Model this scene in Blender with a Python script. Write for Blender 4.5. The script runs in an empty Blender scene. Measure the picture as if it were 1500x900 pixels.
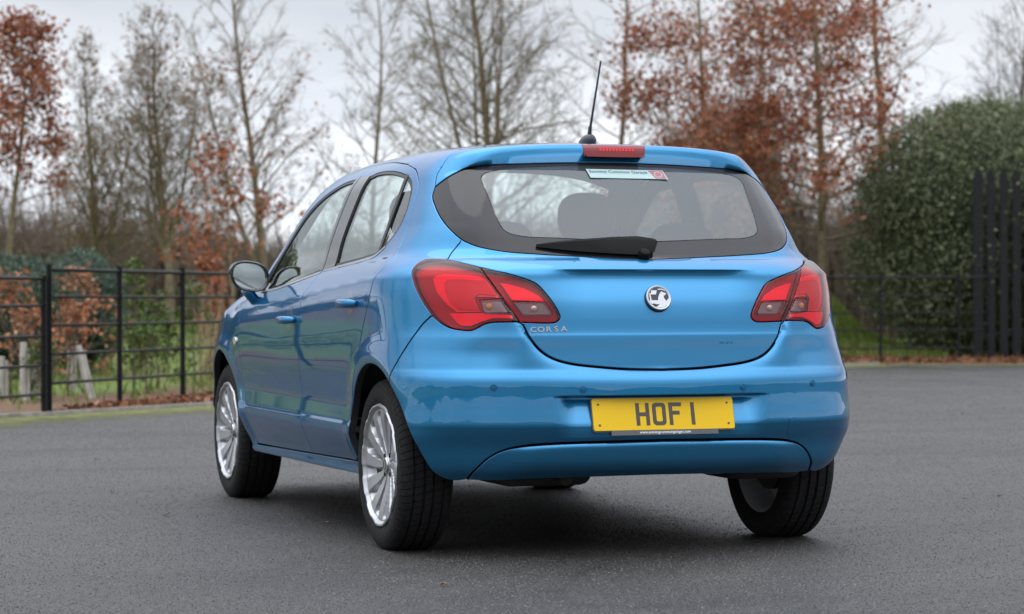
import bpy, bmesh, math, random
import numpy as np
from mathutils import Vector, Matrix, geometry, noise
R = math.radians
scene = bpy.context.scene
COL = scene.collection

# ------------------------------------------------------------------ camera, sky, sun, exposure
YAW, PITCH, ROLL = .3306, -.0029, -.0019
CAM = np.array([-3.2393, -8.4877, .8884])
VR = np.array([math.cos(YAW), -math.sin(YAW), 0.])       # "to the right" on the ground, seen from the photographer
VF = np.array([math.sin(YAW), math.cos(YAW), 0.])        # "away from the photographer"
cam_d = bpy.data.cameras.new('camera'); cam = bpy.data.objects.new('camera', cam_d); COL.objects.link(cam)
cam_d.sensor_width = 36.; cam_d.lens = 36. * 3621.3 / 1500.
cam_d.clip_start = .1; cam_d.clip_end = 2000
fw = Vector((math.sin(YAW)*math.cos(PITCH), math.cos(YAW)*math.cos(PITCH), math.sin(PITCH)))
rt = Vector(VR); up = rt.cross(fw)
r2 = rt*math.cos(ROLL)+up*math.sin(ROLL); u2 = -rt*math.sin(ROLL)+up*math.cos(ROLL)
cam.matrix_world = Matrix(((r2.x, u2.x, -fw.x, CAM[0]), (r2.y, u2.y, -fw.y, CAM[1]), (r2.z, u2.z, -fw.z, CAM[2]), (0, 0, 0, 1)))
cam_d.dof.use_dof = True; cam_d.dof.focus_distance = 8.55; cam_d.dof.aperture_fstop = 4.6
scene.camera = cam

SUN_EL, SUN_AZ = R(70), R(-25)
world = bpy.data.worlds.new('World'); scene.world = world; world.use_nodes = True
nt = world.node_tree; nt.nodes.clear()
def wn(t, **k):
    n = nt.nodes.new(t)
    for a, v in k.items(): setattr(n, a, v)
    return n
w_out = wn('ShaderNodeOutputWorld'); w_bg = wn('ShaderNodeBackground'); w_bg.inputs['Strength'].default_value = .1
sky = wn('ShaderNodeTexSky', sky_type='NISHITA'); sky.sun_disc = False; sky.sun_elevation = SUN_EL; sky.sun_rotation = SUN_AZ
tc = wn('ShaderNodeTexCoord'); sep = wn('ShaderNodeSeparateXYZ'); nt.links.new(tc.outputs['Generated'], sep.inputs[0])
def wmath(op, a, b=None, c=None):
    n = wn('ShaderNodeMath', operation=op)
    for i, v in enumerate((a, b, c)):
        if v is None: continue
        if isinstance(v, (int, float)): n.inputs[i].default_value = v
        else: nt.links.new(v, n.inputs[i])
    return n.outputs[0]
zc = wmath('MAXIMUM', sep.outputs[2], 0.)
# flat cloud deck: project the view direction on a plane overhead
den = wmath('ADD', zc, .10)
px_ = wmath('DIVIDE', sep.outputs[0], den); py_ = wmath('DIVIDE', sep.outputs[1], den)
cmb = wn('ShaderNodeCombineXYZ'); nt.links.new(px_, cmb.inputs[0]); nt.links.new(py_, cmb.inputs[1])
nz = wn('ShaderNodeTexNoise'); nz.inputs['Scale'].default_value = .55; nz.inputs['Detail'].default_value = 5; nz.inputs['Roughness'].default_value = .55
nt.links.new(cmb.outputs[0], nz.inputs['Vector'])
# overcast luminance by height: about three times brighter overhead than near the horizon, with a thin bright strip low down
lum = wn('ShaderNodeFloatCurve'); cv = lum.mapping.curves[0]
for i, (a, b) in enumerate([(0, .52), (.035, .455), (.075, .365), (.13, .28), (.3, .38), (.6, .70), (1, .98)]):
    if i < 2: cv.points[i if i == 0 else 1].location = (a, b)
    else: cv.points.new(a, b)
lum.mapping.update()
nt.links.new(zc, lum.inputs['Value'])
cl = wmath('MULTIPLY_ADD', nz.outputs[0], .95, .52)          # 0.62 .. 1.37
lv = wmath('MULTIPLY', lum.outputs[0], cl)
lv = wmath('MULTIPLY', lv, 30.)
tint = wn('ShaderNodeMix', data_type='RGBA'); tint.inputs[6].default_value = (.84, .92, 1.07, 1); tint.inputs[7].default_value = (1.0, 1.0, 1.0, 1)
nt.links.new(nz.outputs[0], tint.inputs[0])
vm = wn('ShaderNodeVectorMath', operation='SCALE'); nt.links.new(tint.outputs[2], vm.inputs[0]); nt.links.new(lv, vm.inputs[3])
mx = wn('ShaderNodeMix', data_type='RGBA'); mx.inputs[0].default_value = .93
nt.links.new(sky.outputs[0], mx.inputs[6]); nt.links.new(vm.outputs[0], mx.inputs[7])
nt.links.new(mx.outputs[2], w_bg.inputs[0]); nt.links.new(w_bg.outputs[0], w_out.inputs[0])

sun_d = bpy.data.lights.new('sun', 'SUN'); sun_d.energy = .6; sun_d.angle = R(45); sun_d.color = (1., .97, .93)
sun = bpy.data.objects.new('sun', sun_d); COL.objects.link(sun)
sd = Vector((math.sin(SUN_AZ)*math.cos(SUN_EL), math.cos(SUN_AZ)*math.cos(SUN_EL), math.sin(SUN_EL)))
sun.rotation_euler = (-sd).to_track_quat('-Z', 'Y').to_euler(); sun.location = (0, 0, 30)
vs = scene.view_settings
scene.display_settings.display_device = 'sRGB'
vs.view_transform = 'Standard'; vs.look = 'None'; vs.exposure = 0.; vs.gamma = 1.; vs.use_curve_mapping = False
scene.cycles.use_denoising = True
scene.cycles.max_bounces = 10; scene.cycles.transparent_max_bounces = 16; scene.cycles.glossy_bounces = 5
scene.cycles.sample_clamp_indirect = 6

# ------------------------------------------------------------------ materials
MATS = {}
def mat(name, col=(.5, .5, .5), rough=.5, metal=0., coat=0., spec=.5, coat_rough=.03, ior=1.5, alpha=None):
    m = bpy.data.materials.new(name); m.use_nodes = True
    b = m.node_tree.nodes['Principled BSDF']
    b.inputs['Base Color'].default_value = (*col, 1); b.inputs['Roughness'].default_value = rough; b.inputs['Metallic'].default_value = metal
    b.inputs['Coat Weight'].default_value = coat; b.inputs['Coat Roughness'].default_value = coat_rough
    b.inputs['Specular IOR Level'].default_value = spec; b.inputs['IOR'].default_value = ior
    MATS[name] = m
    return m
class NT:
    """tiny helper to wire nodes on a material"""
    def __init__(s, m): s.t = m.node_tree; s.b = s.t.nodes.get('Principled BSDF')
    def n(s, t, ins=None, **k):
        x = s.t.nodes.new(t)
        for a, v in k.items(): setattr(x, a, v)
        for a, v in (ins or {}).items():
            if isinstance(v, bpy.types.NodeSocket): s.t.links.new(v, x.inputs[a])
            else: x.inputs[a].default_value = v
        return x
    def l(s, a, b): s.t.links.new(a, b)
    def noise(s, scale, detail=4, rough=.5, vec=None, dist=0.):
        k = {'Scale': scale, 'Detail': detail, 'Roughness': rough, 'Distortion': dist}
        if vec is not None: k['Vector'] = vec
        return s.n('ShaderNodeTexNoise', k)
    def ramp(s, fac, stops):
        r = s.n('ShaderNodeValToRGB', {0: fac}); e = r.color_ramp.elements
        while len(e) < len(stops): e.new(.5)
        for q, (p, c) in zip(e, stops): q.position = p; q.color = (*c, 1)
        return r
    def bump(s, h, strength=.3, dist=.01):
        b = s.n('ShaderNodeBump', {'Height': h, 'Strength': strength, 'Distance': dist}); s.l(b.outputs[0], s.b.inputs['Normal']); return b
def noisy(name, c1, c2, scale, rough=.8, bump=.3, bdist=.01, detail=5, space='Object', **k):
    m = mat(name, c1, rough, **k); q = NT(m); co = q.n('ShaderNodeTexCoord')
    nz = q.noise(scale, detail, .6, co.outputs[space]); r = q.ramp(nz.outputs[0], [(.3, c1), (.7, c2)]); q.l(r.outputs[0], q.b.inputs['Base Color'])
    if bump: q.bump(nz.outputs[0], bump, bdist)
    return m
# car paint: blue metallic base with fine flake under a clear coat
m = mat('blue_paint', (.022, .215, .43), .29, .76, 1.0, coat_rough=.015)
q = NT(m); q.b.inputs['Specular Tint'].default_value = (.04, .20, .38, 1); co = q.n('ShaderNodeTexCoord')
fl = q.n('ShaderNodeTexVoronoi', {'Vector': co.outputs['Object'], 'Scale': 1400.})
rr = q.n('ShaderNodeMapRange', {0: fl.outputs['Distance'], 1: 0., 2: .8, 3: .26, 4: .40}); q.l(rr.outputs[0], q.b.inputs['Roughness'])
dn = q.noise(2.3, 6, .65, co.outputs['Object']); dr = q.n('ShaderNodeMapRange', {0: dn.outputs[0], 1: .3, 2: .75, 3: .005, 4: .03}); q.l(dr.outputs[0], q.b.inputs['Coat Roughness'])
mat('inner_trim', (.028, .028, .03), .75)
mat('black_plastic', (.012, .012, .013), .42)
mat('black_gloss', (.008, .008, .009), .12, coat=.6)
mat('frit', (.016, .014, .017), .06, spec=.5, ior=1.46)
mat('rubber_seal', (.01, .01, .01), .6)
mat('chrome', (.70, .70, .72), .12, 1.)
mat('badge_metal', (.42, .43, .45), .28, .9)
mat('satin_strip', (.35, .36, .38), .3, .8)
mat('dark_emblem', (.02, .022, .03), .3)
mat('alloy', (.50, .51, .53), .42, .85, .15)
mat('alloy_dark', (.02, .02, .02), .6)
mat('inner_rim', (.55, .55, .56), .45, .4)
mat('under', (.012, .012, .013), .8)
mat('exhaust', (.05, .045, .04), .55, .8)
mat('mirror_face', (.75, .80, .80), .03, 1.)
mat('amber', (.75, .42, .20), .25)
mat('lamp_red', (.62, .012, .018), .22, coat=.5)
mat('lamp_red_bright', (.90, .03, .045), .16, .25, coat=.5)
mat('lamp_red_deep', (.22, .006, .010), .25, coat=.5)
mat('lamp_dark', (.045, .008, .010), .3, coat=.5)
mat('lamp_clear', (.30, .26, .26), .18, .7)
mat('lamp_bulb', (.80, .76, .70), .12, .5)
mat('seat_cloth', (.022, .023, .026), .9)
mat('plate_yellow', (.80, .50, .006), .40, spec=.3)
mat('plate_black', (.06, .05, .04), .4)
mat('plate_frame', (.09, .09, .10), .45)
mat('print_white', (.8, .8, .8), .4)
mat('sticker_white', (.36, .50, .50), .4)
mat('sticker_dark', (.05, .08, .10), .4)
mat('sticker_red', (.36, .11, .12), .4)
mat('sensor_face', (.012, .15, .29), .35, .7)
def glass(name, tint, f0=.08, power=4.5, film=0., filmcol=(.3, .32, .33), gloss=(1, 1, 1)):
    """thin pane: reflects more at a slant (Schlick), lets the rest through; film is a trace of dust"""
    m = bpy.data.materials.new(name); m.use_nodes = True; t = m.node_tree; t.nodes.clear(); q = NT(m)
    o = q.n('ShaderNodeOutputMaterial'); lw = q.n('ShaderNodeLayerWeight', {'Blend': .5}); pw = q.n('ShaderNodeMath', {0: lw.outputs['Facing'], 1: power}, operation='POWER'); fr = q.n('ShaderNodeMath', {0: pw.outputs[0], 1: 1-f0, 2: f0}, operation='MULTIPLY_ADD')
    tr = q.n('ShaderNodeBsdfTransparent', {'Color': (*tint, 1)}); gl = q.n('ShaderNodeBsdfGlossy', {'Roughness': 0., 'Color': (*gloss, 1)}); mxs = q.n('ShaderNodeMixShader'); base = tr.outputs[0]
    if film:
        df = q.n('ShaderNodeBsdfDiffuse', {'Color': (*filmcol, 1)}); m2 = q.n('ShaderNodeMixShader', {0: film}); q.l(tr.outputs[0], m2.inputs[1]); q.l(df.outputs[0], m2.inputs[2]); base = m2.outputs[0]
    q.l(fr.outputs[0], mxs.inputs[0]); q.l(base, mxs.inputs[1]); q.l(gl.outputs[0], mxs.inputs[2]); q.l(mxs.outputs[0], o.inputs[0]); MATS[name] = m
glass('window_glass', (.86, .93, .91), .10, 4.0, gloss=(.94, 1., .99))
glass('rear_glass', (.80, .88, .87), .075, 4.5, film=.10, filmcol=(.42, .50, .54))
glass('lens_red', (.93, .02, .115), .04, 5)
glass('lens_clear', (.80, .66, .66), .04, 5)
mat('wiper_black', (.004, .004, .004), .55, spec=.1)
# tyre: black rubber with cross sipes on the tread, made from the angle round the axle
m = mat('tyre', (.010, .010, .011), .82, spec=.3); q = NT(m); co = q.n('ShaderNodeTexCoord'); sp = q.n('ShaderNodeSeparateXYZ', {0: co.outputs['Object']})
an = q.n('ShaderNodeMath', {0: sp.outputs[2], 1: sp.outputs[1]}, operation='ARCTAN2')
a2 = q.n('ShaderNodeMath', {0: sp.outputs[0], 1: 9., 2: 0.}, operation='MULTIPLY_ADD'); a3 = q.n('ShaderNodeMath', {0: an.outputs[0], 1: 11.5, 2: a2.outputs[0]}, operation='MULTIPLY_ADD')
fr = q.n('ShaderNodeMath', {0: a3.outputs[0]}, operation='FRACT'); gt = q.n('ShaderNodeMapRange', {0: fr.outputs[0], 1: .10, 2: .2, 3: 0., 4: 1.})
r_ = q.n('ShaderNodeVectorMath', {0: co.outputs['Object']}, operation='LENGTH'); msk = q.n('ShaderNodeMapRange', {0: r_.outputs['Value'], 1: .292, 2: .298, 3: 0., 4: 1.})
inv = q.n('ShaderNodeMath', {0: 1., 1: msk.outputs[0]}, operation='SUBTRACT'); hh = q.n('ShaderNodeMath', {0: gt.outputs[0], 1: inv.outputs[0]}, operation='MAXIMUM')
q.bump(hh.outputs[0], .9, .006)
dn = q.noise(60, 4, .6, co.outputs['Object']); dr = q.ramp(dn.outputs[0], [(.45, (.008, .008, .009)), (.75, (.020, .019, .018))]); q.l(dr.outputs[0], q.b.inputs['Base Color'])

# ------------------------------------------------------------------ object helpers
def tag(o, label=None, cat=None, group=None, kind=None):
    if label: o['label'] = label
    if cat: o['category'] = cat
    if group: o['group'] = group
    if kind: o['kind'] = kind
    return o
def empty(name, loc=(0, 0, 0), label=None, cat=None, group=None):
    o = bpy.data.objects.new(name, None); COL.objects.link(o); o.location = loc; o.empty_display_size = .2
    return tag(o, label, cat, group)
def link(name, me, mats, parent=None, smooth=None):
    if isinstance(mats, str): mats = [mats]
    if not me.materials:
        for k in mats: me.materials.append(MATS[k])
    o = bpy.data.objects.new(name, me); COL.objects.link(o)
    if parent is not None: o.parent = parent
    if smooth is not None: me.polygons.foreach_set('use_smooth', [smooth]*len(me.polygons))
    return o
def mesh(name, v, f, smooth=False, mi=None):
    me = bpy.data.meshes.new(name); me.from_pydata([tuple(map(float, p)) for p in v], [], [tuple(map(int, p)) for p in f])
    if smooth: me.polygons.foreach_set('use_smooth', [True]*len(me.polygons))
    if mi is not None: me.polygons.foreach_set('material_index', list(map(int, mi)))
    me.update(); return me
class MB:
    """collects simple solids into one mesh"""
    def __init__(s): s.v = []; s.f = []; s.m = []
    def add(s, v, f, mi=0):
        b = len(s.v); s.v += [tuple(map(float, p)) for p in v]; s.f += [tuple(int(i)+b for i in q) for q in f]; s.m += [mi]*len(f); return s
    def box(s, c, d, mi=0, M=None):
        x, y, z = (k/2 for k in d); v = [(i*x, j*y, k*z) for i in (-1, 1) for j in (-1, 1) for k in (-1, 1)]
        v = [(Vector(p) if M is None else M @ Vector(p))+Vector(c) for p in v]
        return s.add(v, [(0, 1, 3, 2), (4, 6, 7, 5), (0, 4, 5, 1), (2, 3, 7, 6), (0, 2, 6, 4), (1, 5, 7, 3)], mi)
    def tube(s, pts, rad, n=8, mi=0, caps=True):
        pts = [Vector(p) for p in pts]
        if not hasattr(rad, '__len__'): rad = [rad]*len(pts)
        v = []; f = []; ref = None
        for i, p in enumerate(pts):
            d = (pts[min(i+1, len(pts)-1)]-pts[max(i-1, 0)]).normalized()
            if ref is None: ref = Vector((0, 0, 1)) if abs(d.z) < .9 else Vector((1, 0, 0))
            a = d.cross(ref).normalized(); b = d.cross(a).normalized(); ref = -b if False else ref
            for k in range(n): t = 2*math.pi*k/n; v.append(p+(a*math.cos(t)+b*math.sin(t))*rad[i])
        for i in range(len(pts)-1):
            for k in range(n): f.append((i*n+k, i*n+(k+1) % n, (i+1)*n+(k+1) % n, (i+1)*n+k))
        if caps: f += [tuple(range(n-1, -1, -1)), tuple((len(pts)-1)*n+k for k in range(n))]
        return s.add(v, f, mi)
    def prism(s, poly, M, depth, mi=0):
        """flat polygon (u, v) raised by depth along M's z"""
        n = len(poly); v = [M @ Vector((a, b, 0)) for a, b in poly]+[M @ Vector((a, b, depth)) for a, b in poly]
        f = [tuple(range(n-1, -1, -1)), tuple(range(n, 2*n))]+[(i, (i+1) % n, n+(i+1) % n, n+i) for i in range(n)]
        return s.add(v, f, mi)
    def lathe(s, prof, n=48, axis='x', mi=0, c=(0, 0, 0), closed=False):
        """profile of (axial, radius) turned round an axis through c"""
        v = []; f = []; k = len(prof)
        for i in range(n):
            t = 2*math.pi*i/n
            for a, r in prof:
                p = {'x': (a, r*math.cos(t), r*math.sin(t)), 'y': (r*math.cos(t), a, r*math.sin(t)), 'z': (r*math.cos(t), r*math.sin(t), a)}[axis]
                v.append((p[0]+c[0], p[1]+c[1], p[2]+c[2]))
        for i in range(n):
            j = (i+1) % n
            for a in range(k if closed else k-1): b = (a+1) % k; f.append((i*k+a, j*k+a, j*k+b, i*k+b))
        return s.add(v, f, mi)
    def build(s, name, mats, parent=None, smooth=False, autosmooth=None, fix=True):
        me = mesh(name, s.v, s.f, smooth, s.m)
        if fix:
            bm = bmesh.new(); bm.from_mesh(me); bmesh.ops.recalc_face_normals(bm, faces=bm.faces); bm.to_mesh(me); bm.free()
        if autosmooth is not None: me.polygons.foreach_set('use_smooth', [True]*len(me.polygons)); me.set_sharp_from_angle(angle=R(autosmooth))
        return link(name, me, mats, parent)
def frame(o, xd, nd):
    """matrix with its z along nd, x along xd, at o"""
    z = Vector(nd).normalized(); x = Vector(xd); x = (x-z*x.dot(z)).normalized(); y = z.cross(x)
    return Matrix(((x.x, y.x, z.x, o[0]), (x.y, y.y, z.y, o[1]), (x.z, y.z, z.z, o[2]), (0, 0, 0, 1)))
def text_geo(txt, size, M, depth=.0006, spacing=1., sx=1., bold=0.):
    c = bpy.data.curves.new('t', 'FONT'); c.body = txt; c.size = size; c.extrude = depth/2; c.space_character = spacing; c.align_x = 'CENTER'; c.align_y = 'CENTER'; c.resolution_u = 3; c.offset = bold
    o = bpy.data.objects.new('t', c); COL.objects.link(o)
    dg = bpy.context.evaluated_depsgraph_get(); me = bpy.data.meshes.new_from_object(o.evaluated_get(dg))
    v = [M @ Vector((p.co.x*sx, p.co.y, p.co.z+depth/2)) for p in me.vertices]; f = [tuple(p.vertices) for p in me.polygons]
    bpy.data.objects.remove(o); bpy.data.meshes.remove(me); bpy.data.curves.remove(c)
    return v, f

# ------------------------------------------------------------------ the car body as one smooth surface F = 0 (metres; x right, y forward, rear axle at y = 0)
def pch(tab):
    t = np.array(tab, float); X, Y = t[:, 0], t[:, 1]; h = np.diff(X); d = np.diff(Y)/h; m = np.zeros(len(X))
    for i in range(1, len(X)-1):
        if d[i-1]*d[i] > 0:
            w1 = 2*h[i]+h[i-1]; w2 = h[i]+2*h[i-1]; m[i] = (w1+w2)/(w1/d[i-1]+w2/d[i])
    m[0], m[-1] = d[0], d[-1]
    xs = np.linspace(X[0], X[-1], 6000); i = np.clip(np.searchsorted(X, xs)-1, 0, len(X)-2); s = (xs-X[i])/h[i]
    ys = Y[i]*(1+2*s)*(1-s)**2+Y[i+1]*s*s*(3-2*s)+h[i]*(m[i]*s*(1-s)**2+m[i+1]*s*s*(s-1))
    # widen the ends linearly
    xs = np.concatenate([[X[0]-5], xs, [X[-1]+5]]); ys = np.concatenate([[Y[0]-5*m[0]], ys, [Y[-1]+5*m[-1]]])
    return lambda x: np.interp(x, xs, ys)
def sst(a, b, x):
    t = np.clip((x-a)/(b-a), 0, 1); return t*t*(3-2*t)
SIDE = pch([(.10, .74), (.18, .772), (.22, .795), (.25, .803), (.265, .800), (.28, .803), (.33, .823), (.385, .846), (.405, .852), (.42, .8525), (.45, .8475), (.50, .847), (.58, .856), (.66, .866), (.75, .871), (.83, .871),
  (.893, .866), (.908, .862), (.918, .855), (.94, .840), (.97, .818), (1.0, .794), (1.1, .771), (1.2, .742), (1.3, .708), (1.36, .684), (1.42, .657), (1.55, .57)])
PLAN = pch([(-.8, .125), (-.6, .072), (-.4, .034), (-.2, .010), (0, .0), (.5, 0), (1.3, 0), (2.0, -.002), (2.4, .004), (2.6, .014), (2.75, .026), (2.95, .055), (3.2, .12), (3.4, .22)])
PLANM = pch([(.35, .35), (.48, .2), (.6, .3), (.7, .75), (.82, 1.6), (.93, 1.75), (1.05, 2.3)])
PLANU = pch([(-.8, .22), (-.5, .14), (-.3, .098), (-.1, .058), (.1, .032), (.4, .011), (.9, 0), (1.4, -.012), (1.9, -.006), (2.3, .0), (2.8, .05), (3.4, .2)])
REAR = pch([(.10, -.30), (.22, -.46), (.26, -.53), (.285, -.565), (.31, -.594), (.35, -.614), (.40, -.630), (.43, -.642), (.450, -.6505), (.460, -.6550), (.470, -.6563), (.49, -.6550), (.53, -.6515), (.57, -.6495), (.595, -.6495), (.615, -.6475), (.64, -.637),
  (.655, -.629), (.68, -.6265), (.72, -.6230), (.764, -.6205), (.778, -.6165), (.83, -.610), (.88, -.603), (.92, -.593), (.955, -.584), (.975, -.580), (.988, -.573), (1.0, -.560), (1.02, -.528), (1.035, -.492), (1.06, -.470), (1.12, -.424), (1.2, -.353), (1.3, -.256), (1.385, -.165), (1.45, -.09), (1.6, .1)])
ROOF = pch([(-.6, 1.37), (-.35, 1.42), (-.19, 1.446), (0, 1.462), (.1, 1.469), (.5, 1.480), (.9, 1.482), (1.2, 1.474), (1.36, 1.455), (1.55, 1.385), (1.8, 1.262), (2.05, 1.128), (2.28, 1.010), (2.34, .990), (2.5, .975), (2.8, .925), (3.05, .85), (3.2, .77), (3.3, .68), (3.4, .55)])
CROWN = pch([(-.5, .055), (-.2, .05), (.3, .055), (1.2, .075), (1.8, .10), (2.2, .09), (2.5, .055), (3.0, .06), (3.4, .06)])
WR = pch([(-.5, .60), (.2, .62), (1.2, .63), (2.0, .7), (2.5, .76), (3.4, .72)])
GATE = pch([(0, .648), (.12, .651), (.24, .660), (.31, .668), (.36, .679), (.40, .695), (.43, .7165), (.457, .747), (.476, .777), (.492, .808), (.7, 1.1)])
INSERT = pch([(0, .406), (.3, .403), (.425, .399), (.5, .392), (.56, .378), (.608, .352), (.648, .303), (.8, .1)])
FRONT = pch([(.1, 2.95), (.2, 3.2), (.3, 3.29), (.5, 3.32), (.65, 3.30), (.8, 3.22), (1.0, 3.0), (1.3, 2.6), (1.6, 2.2)])
RC = pch([(.2, .10), (.5, .12), (.65, .14), (.8, .20), (.9, .225), (1.0, .235), (1.05, .22), (1.15, .14), (1.4, .10)])
def side_x(y, z):
    sh = .056*np.clip(y-1.0, -1.4, 1.2)*sst(.55, .82, z)*(1-sst(1.08, 1.32, z)); zz = z+sh; up = sst(.93, 1.12, zz)
    x = SIDE(zz)-PLAN(y)*np.where(y < .3, PLANM(z), 1+1.7*sst(.58, .85, z))*(1-up)-PLANU(y)*up
    for yc in (-.05, 2.48):
        rr = np.hypot(y-yc, z-.30); x = x+.012*np.exp(-((rr-.375)/.06)**2)*sst(.2, .35, z)
    return x
def rear_y(x, z):
    ax = np.abs(x); k = .13*ax**2+.28*ax**4; y = REAR(z)+k
    g = GATE(ax)-z                                                     # bumper stands proud of the tailgate below its shut line
    y = y-.016*np.where(g > 0, 1-np.exp(-np.maximum(g, 0)/.020), 0)*(1-sst(.47, .6, ax)*sst(.62, .72, z))*sst(.36, .452, z)
    zi = INSERT(ax)-z; y = y-.023*np.where(zi > 0, 1-np.exp(-np.maximum(zi, 0)/.011), 0)*(1-sst(.44, .60, ax))*sst(.26, .34, z)   # lower insert stands out
    u = np.maximum(.993-z, 0)/.030; y = y+.022*u*np.exp(1-u)*(1-sst(.24, .44, ax))     # sharp ledge below the glass with a hollow under it
    pl = .045*np.clip((z-.43)/.12, 0, 1)+.004                            # sloping number plate recess
    y = y+pl*(1-sst(.31, .40, ax))*sst(.418, .432, z)*(1-sst(.556, .564, z))
    q = ax/.6; dr = .02*q**2+.035*q**6                                  # spoiler lip over the glass
    sp = -.192+.12*(z-1.39)+k*.9
    return y+(sp-y)*sst(1.387-dr, 1.397-dr, z)*(1-sst(.50, .64, ax))
def top_z(x, y):
    q = np.abs(x)/WR(y); return ROOF(y)-CROWN(y)*(.45*q**2+.55*q**4)
def front_y(x, z):
    ax = np.abs(x); return FRONT(z)-.22*ax**2-.35*ax**4
def rmax(a, b, r, p=2.3):
    u = np.maximum(a+r, 0); v = np.maximum(b+r, 0); return np.minimum(np.maximum(a, b), -r)+(u**p+v**p)**(1/p)
def F(P):
    x, y, z = P[..., 0], P[..., 1], P[..., 2]; ax = np.abs(x); zc = np.clip(z, .1, 1.6)
    a = (ax-side_x(y, zc))*.92
    b = (rear_y(x, zc)-y)*(.95-.18*sst(.98, 1.06, z)+.15*sst(1.36, 1.42, z))
    e = rmax(a, b, RC(zc)); e = rmax(e, (y-front_y(x, zc))*.9, .2)
    rt_ = .018+.037*sst(.40, .58, ax)+(.067-.037*sst(.40, .58, ax))*sst(-.12, .12, y)
    return rmax(e, (z-top_z(x, y))*.95, rt_)
def grad(P, h=3e-4):
    P = np.asarray(P, float); g = np.zeros_like(P)
    for i in range(3):
        d = np.zeros(3); d[i] = h; g[..., i] = (F(P+d)-F(P-d))/(2*h)
    return g
def normal(P):
    g = grad(P); return g/np.maximum(np.linalg.norm(g, axis=-1, keepdims=True), 1e-9)
def refine(P, n=6):
    P = np.array(P, float)
    for _ in range(n):
        g = grad(P); f = F(P); P = P-g*(f/np.maximum((g*g).sum(-1), .05))[..., None]
    return P
def solve_line(P0, D, lo, hi, steps=70):
    ts = np.linspace(hi, lo, steps); N = P0.shape[0]
    found = np.zeros(N, bool); a = np.full(N, hi); b = np.full(N, float(lo)); prev = hi
    for t in ts:
        f = F(P0+D*t); new = (~found) & (f <= 0); b[new] = t; a[new] = prev; found |= new; prev = t
        if found.all(): break
    for _ in range(22):
        m_ = (a+b)/2; ins = F(P0+D*m_[:, None]) <= 0; b = np.where(ins, m_, b); a = np.where(ins, a, m_)
    return P0+D*((a+b)/2)[:, None]

# ------------------------------------------------------------------ panels cut out of that surface
KIND = {  # sign of (du x dv) against the outward normal
  'S': -1, 'T': 1, 'C': 1, 'D': -1, 'K': 1}
CA, DA = .35, 2.1
def to_q(P, k):
    x, y, z = P[:, 0], P[:, 1], P[:, 2]
    if k == 'S': return np.stack([y, z], 1)
    if k == 'T': return np.stack([x, y], 1)
    if k == 'C': return np.stack([np.arctan2(x, CA-y)*.85, z], 1)
    if k == 'D': return np.stack([np.arctan2(x, y-DA)*.9, z], 1)
    if k == 'K': return np.stack([x, (y+z)*.70710678], 1)
def from_q(q, k):
    n = len(q); a, b = q[:, 0], q[:, 1]; o = np.zeros(n)
    if k == 'S': return solve_line(np.stack([o, a, b], 1), np.tile([-1., 0, 0], (n, 1)), .2, 1.0)
    if k == 'T': return solve_line(np.stack([a, b, o], 1), np.tile([0, 0, 1.], (n, 1)), .4, 1.6)
    if k == 'C': t = a/.85; return solve_line(np.stack([o, o+CA, b], 1), np.stack([np.sin(t), -np.cos(t), o], 1), .15, 1.4)
    if k == 'D': t = a/.9; return solve_line(np.stack([o, o+DA, b], 1), np.stack([np.sin(t), np.cos(t), o], 1), .1, 1.6)
    if k == 'K': return solve_line(np.stack([a, b*.70710678, b*.70710678], 1), np.tile([0, -.70710678, .70710678], (n, 1)), .5, 1.6)
def area2(q): x, y = q[:, 0], q[:, 1]; return .5*np.sum(x*np.roll(y, -1)-np.roll(x, -1)*y)
def inside(pts, poly):
    x, y = pts[:, 0:1], pts[:, 1:2]; a = poly; b = np.roll(poly, -1, 0)
    c = ((a[:, 1] > y) != (b[:, 1] > y)) & (x < (b[:, 0]-a[:, 0])*(y-a[:, 1])/(b[:, 1]-a[:, 1]+1e-12)+a[:, 0])
    return c.sum(1) % 2 == 1
def edge_dist(pts, poly):
    a = poly; b = np.roll(poly, -1, 0); d = b-a; L = np.maximum((d*d).sum(1), 1e-12); out = np.empty(len(pts))
    for i in range(0, len(pts), 2000):
        p = pts[i:i+2000, None, :]; t = np.clip(((p-a)*d).sum(2)/L, 0, 1); out[i:i+2000] = np.sqrt((((a+d*t[..., None])-p)**2).sum(2).min(1))
    return out
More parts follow.
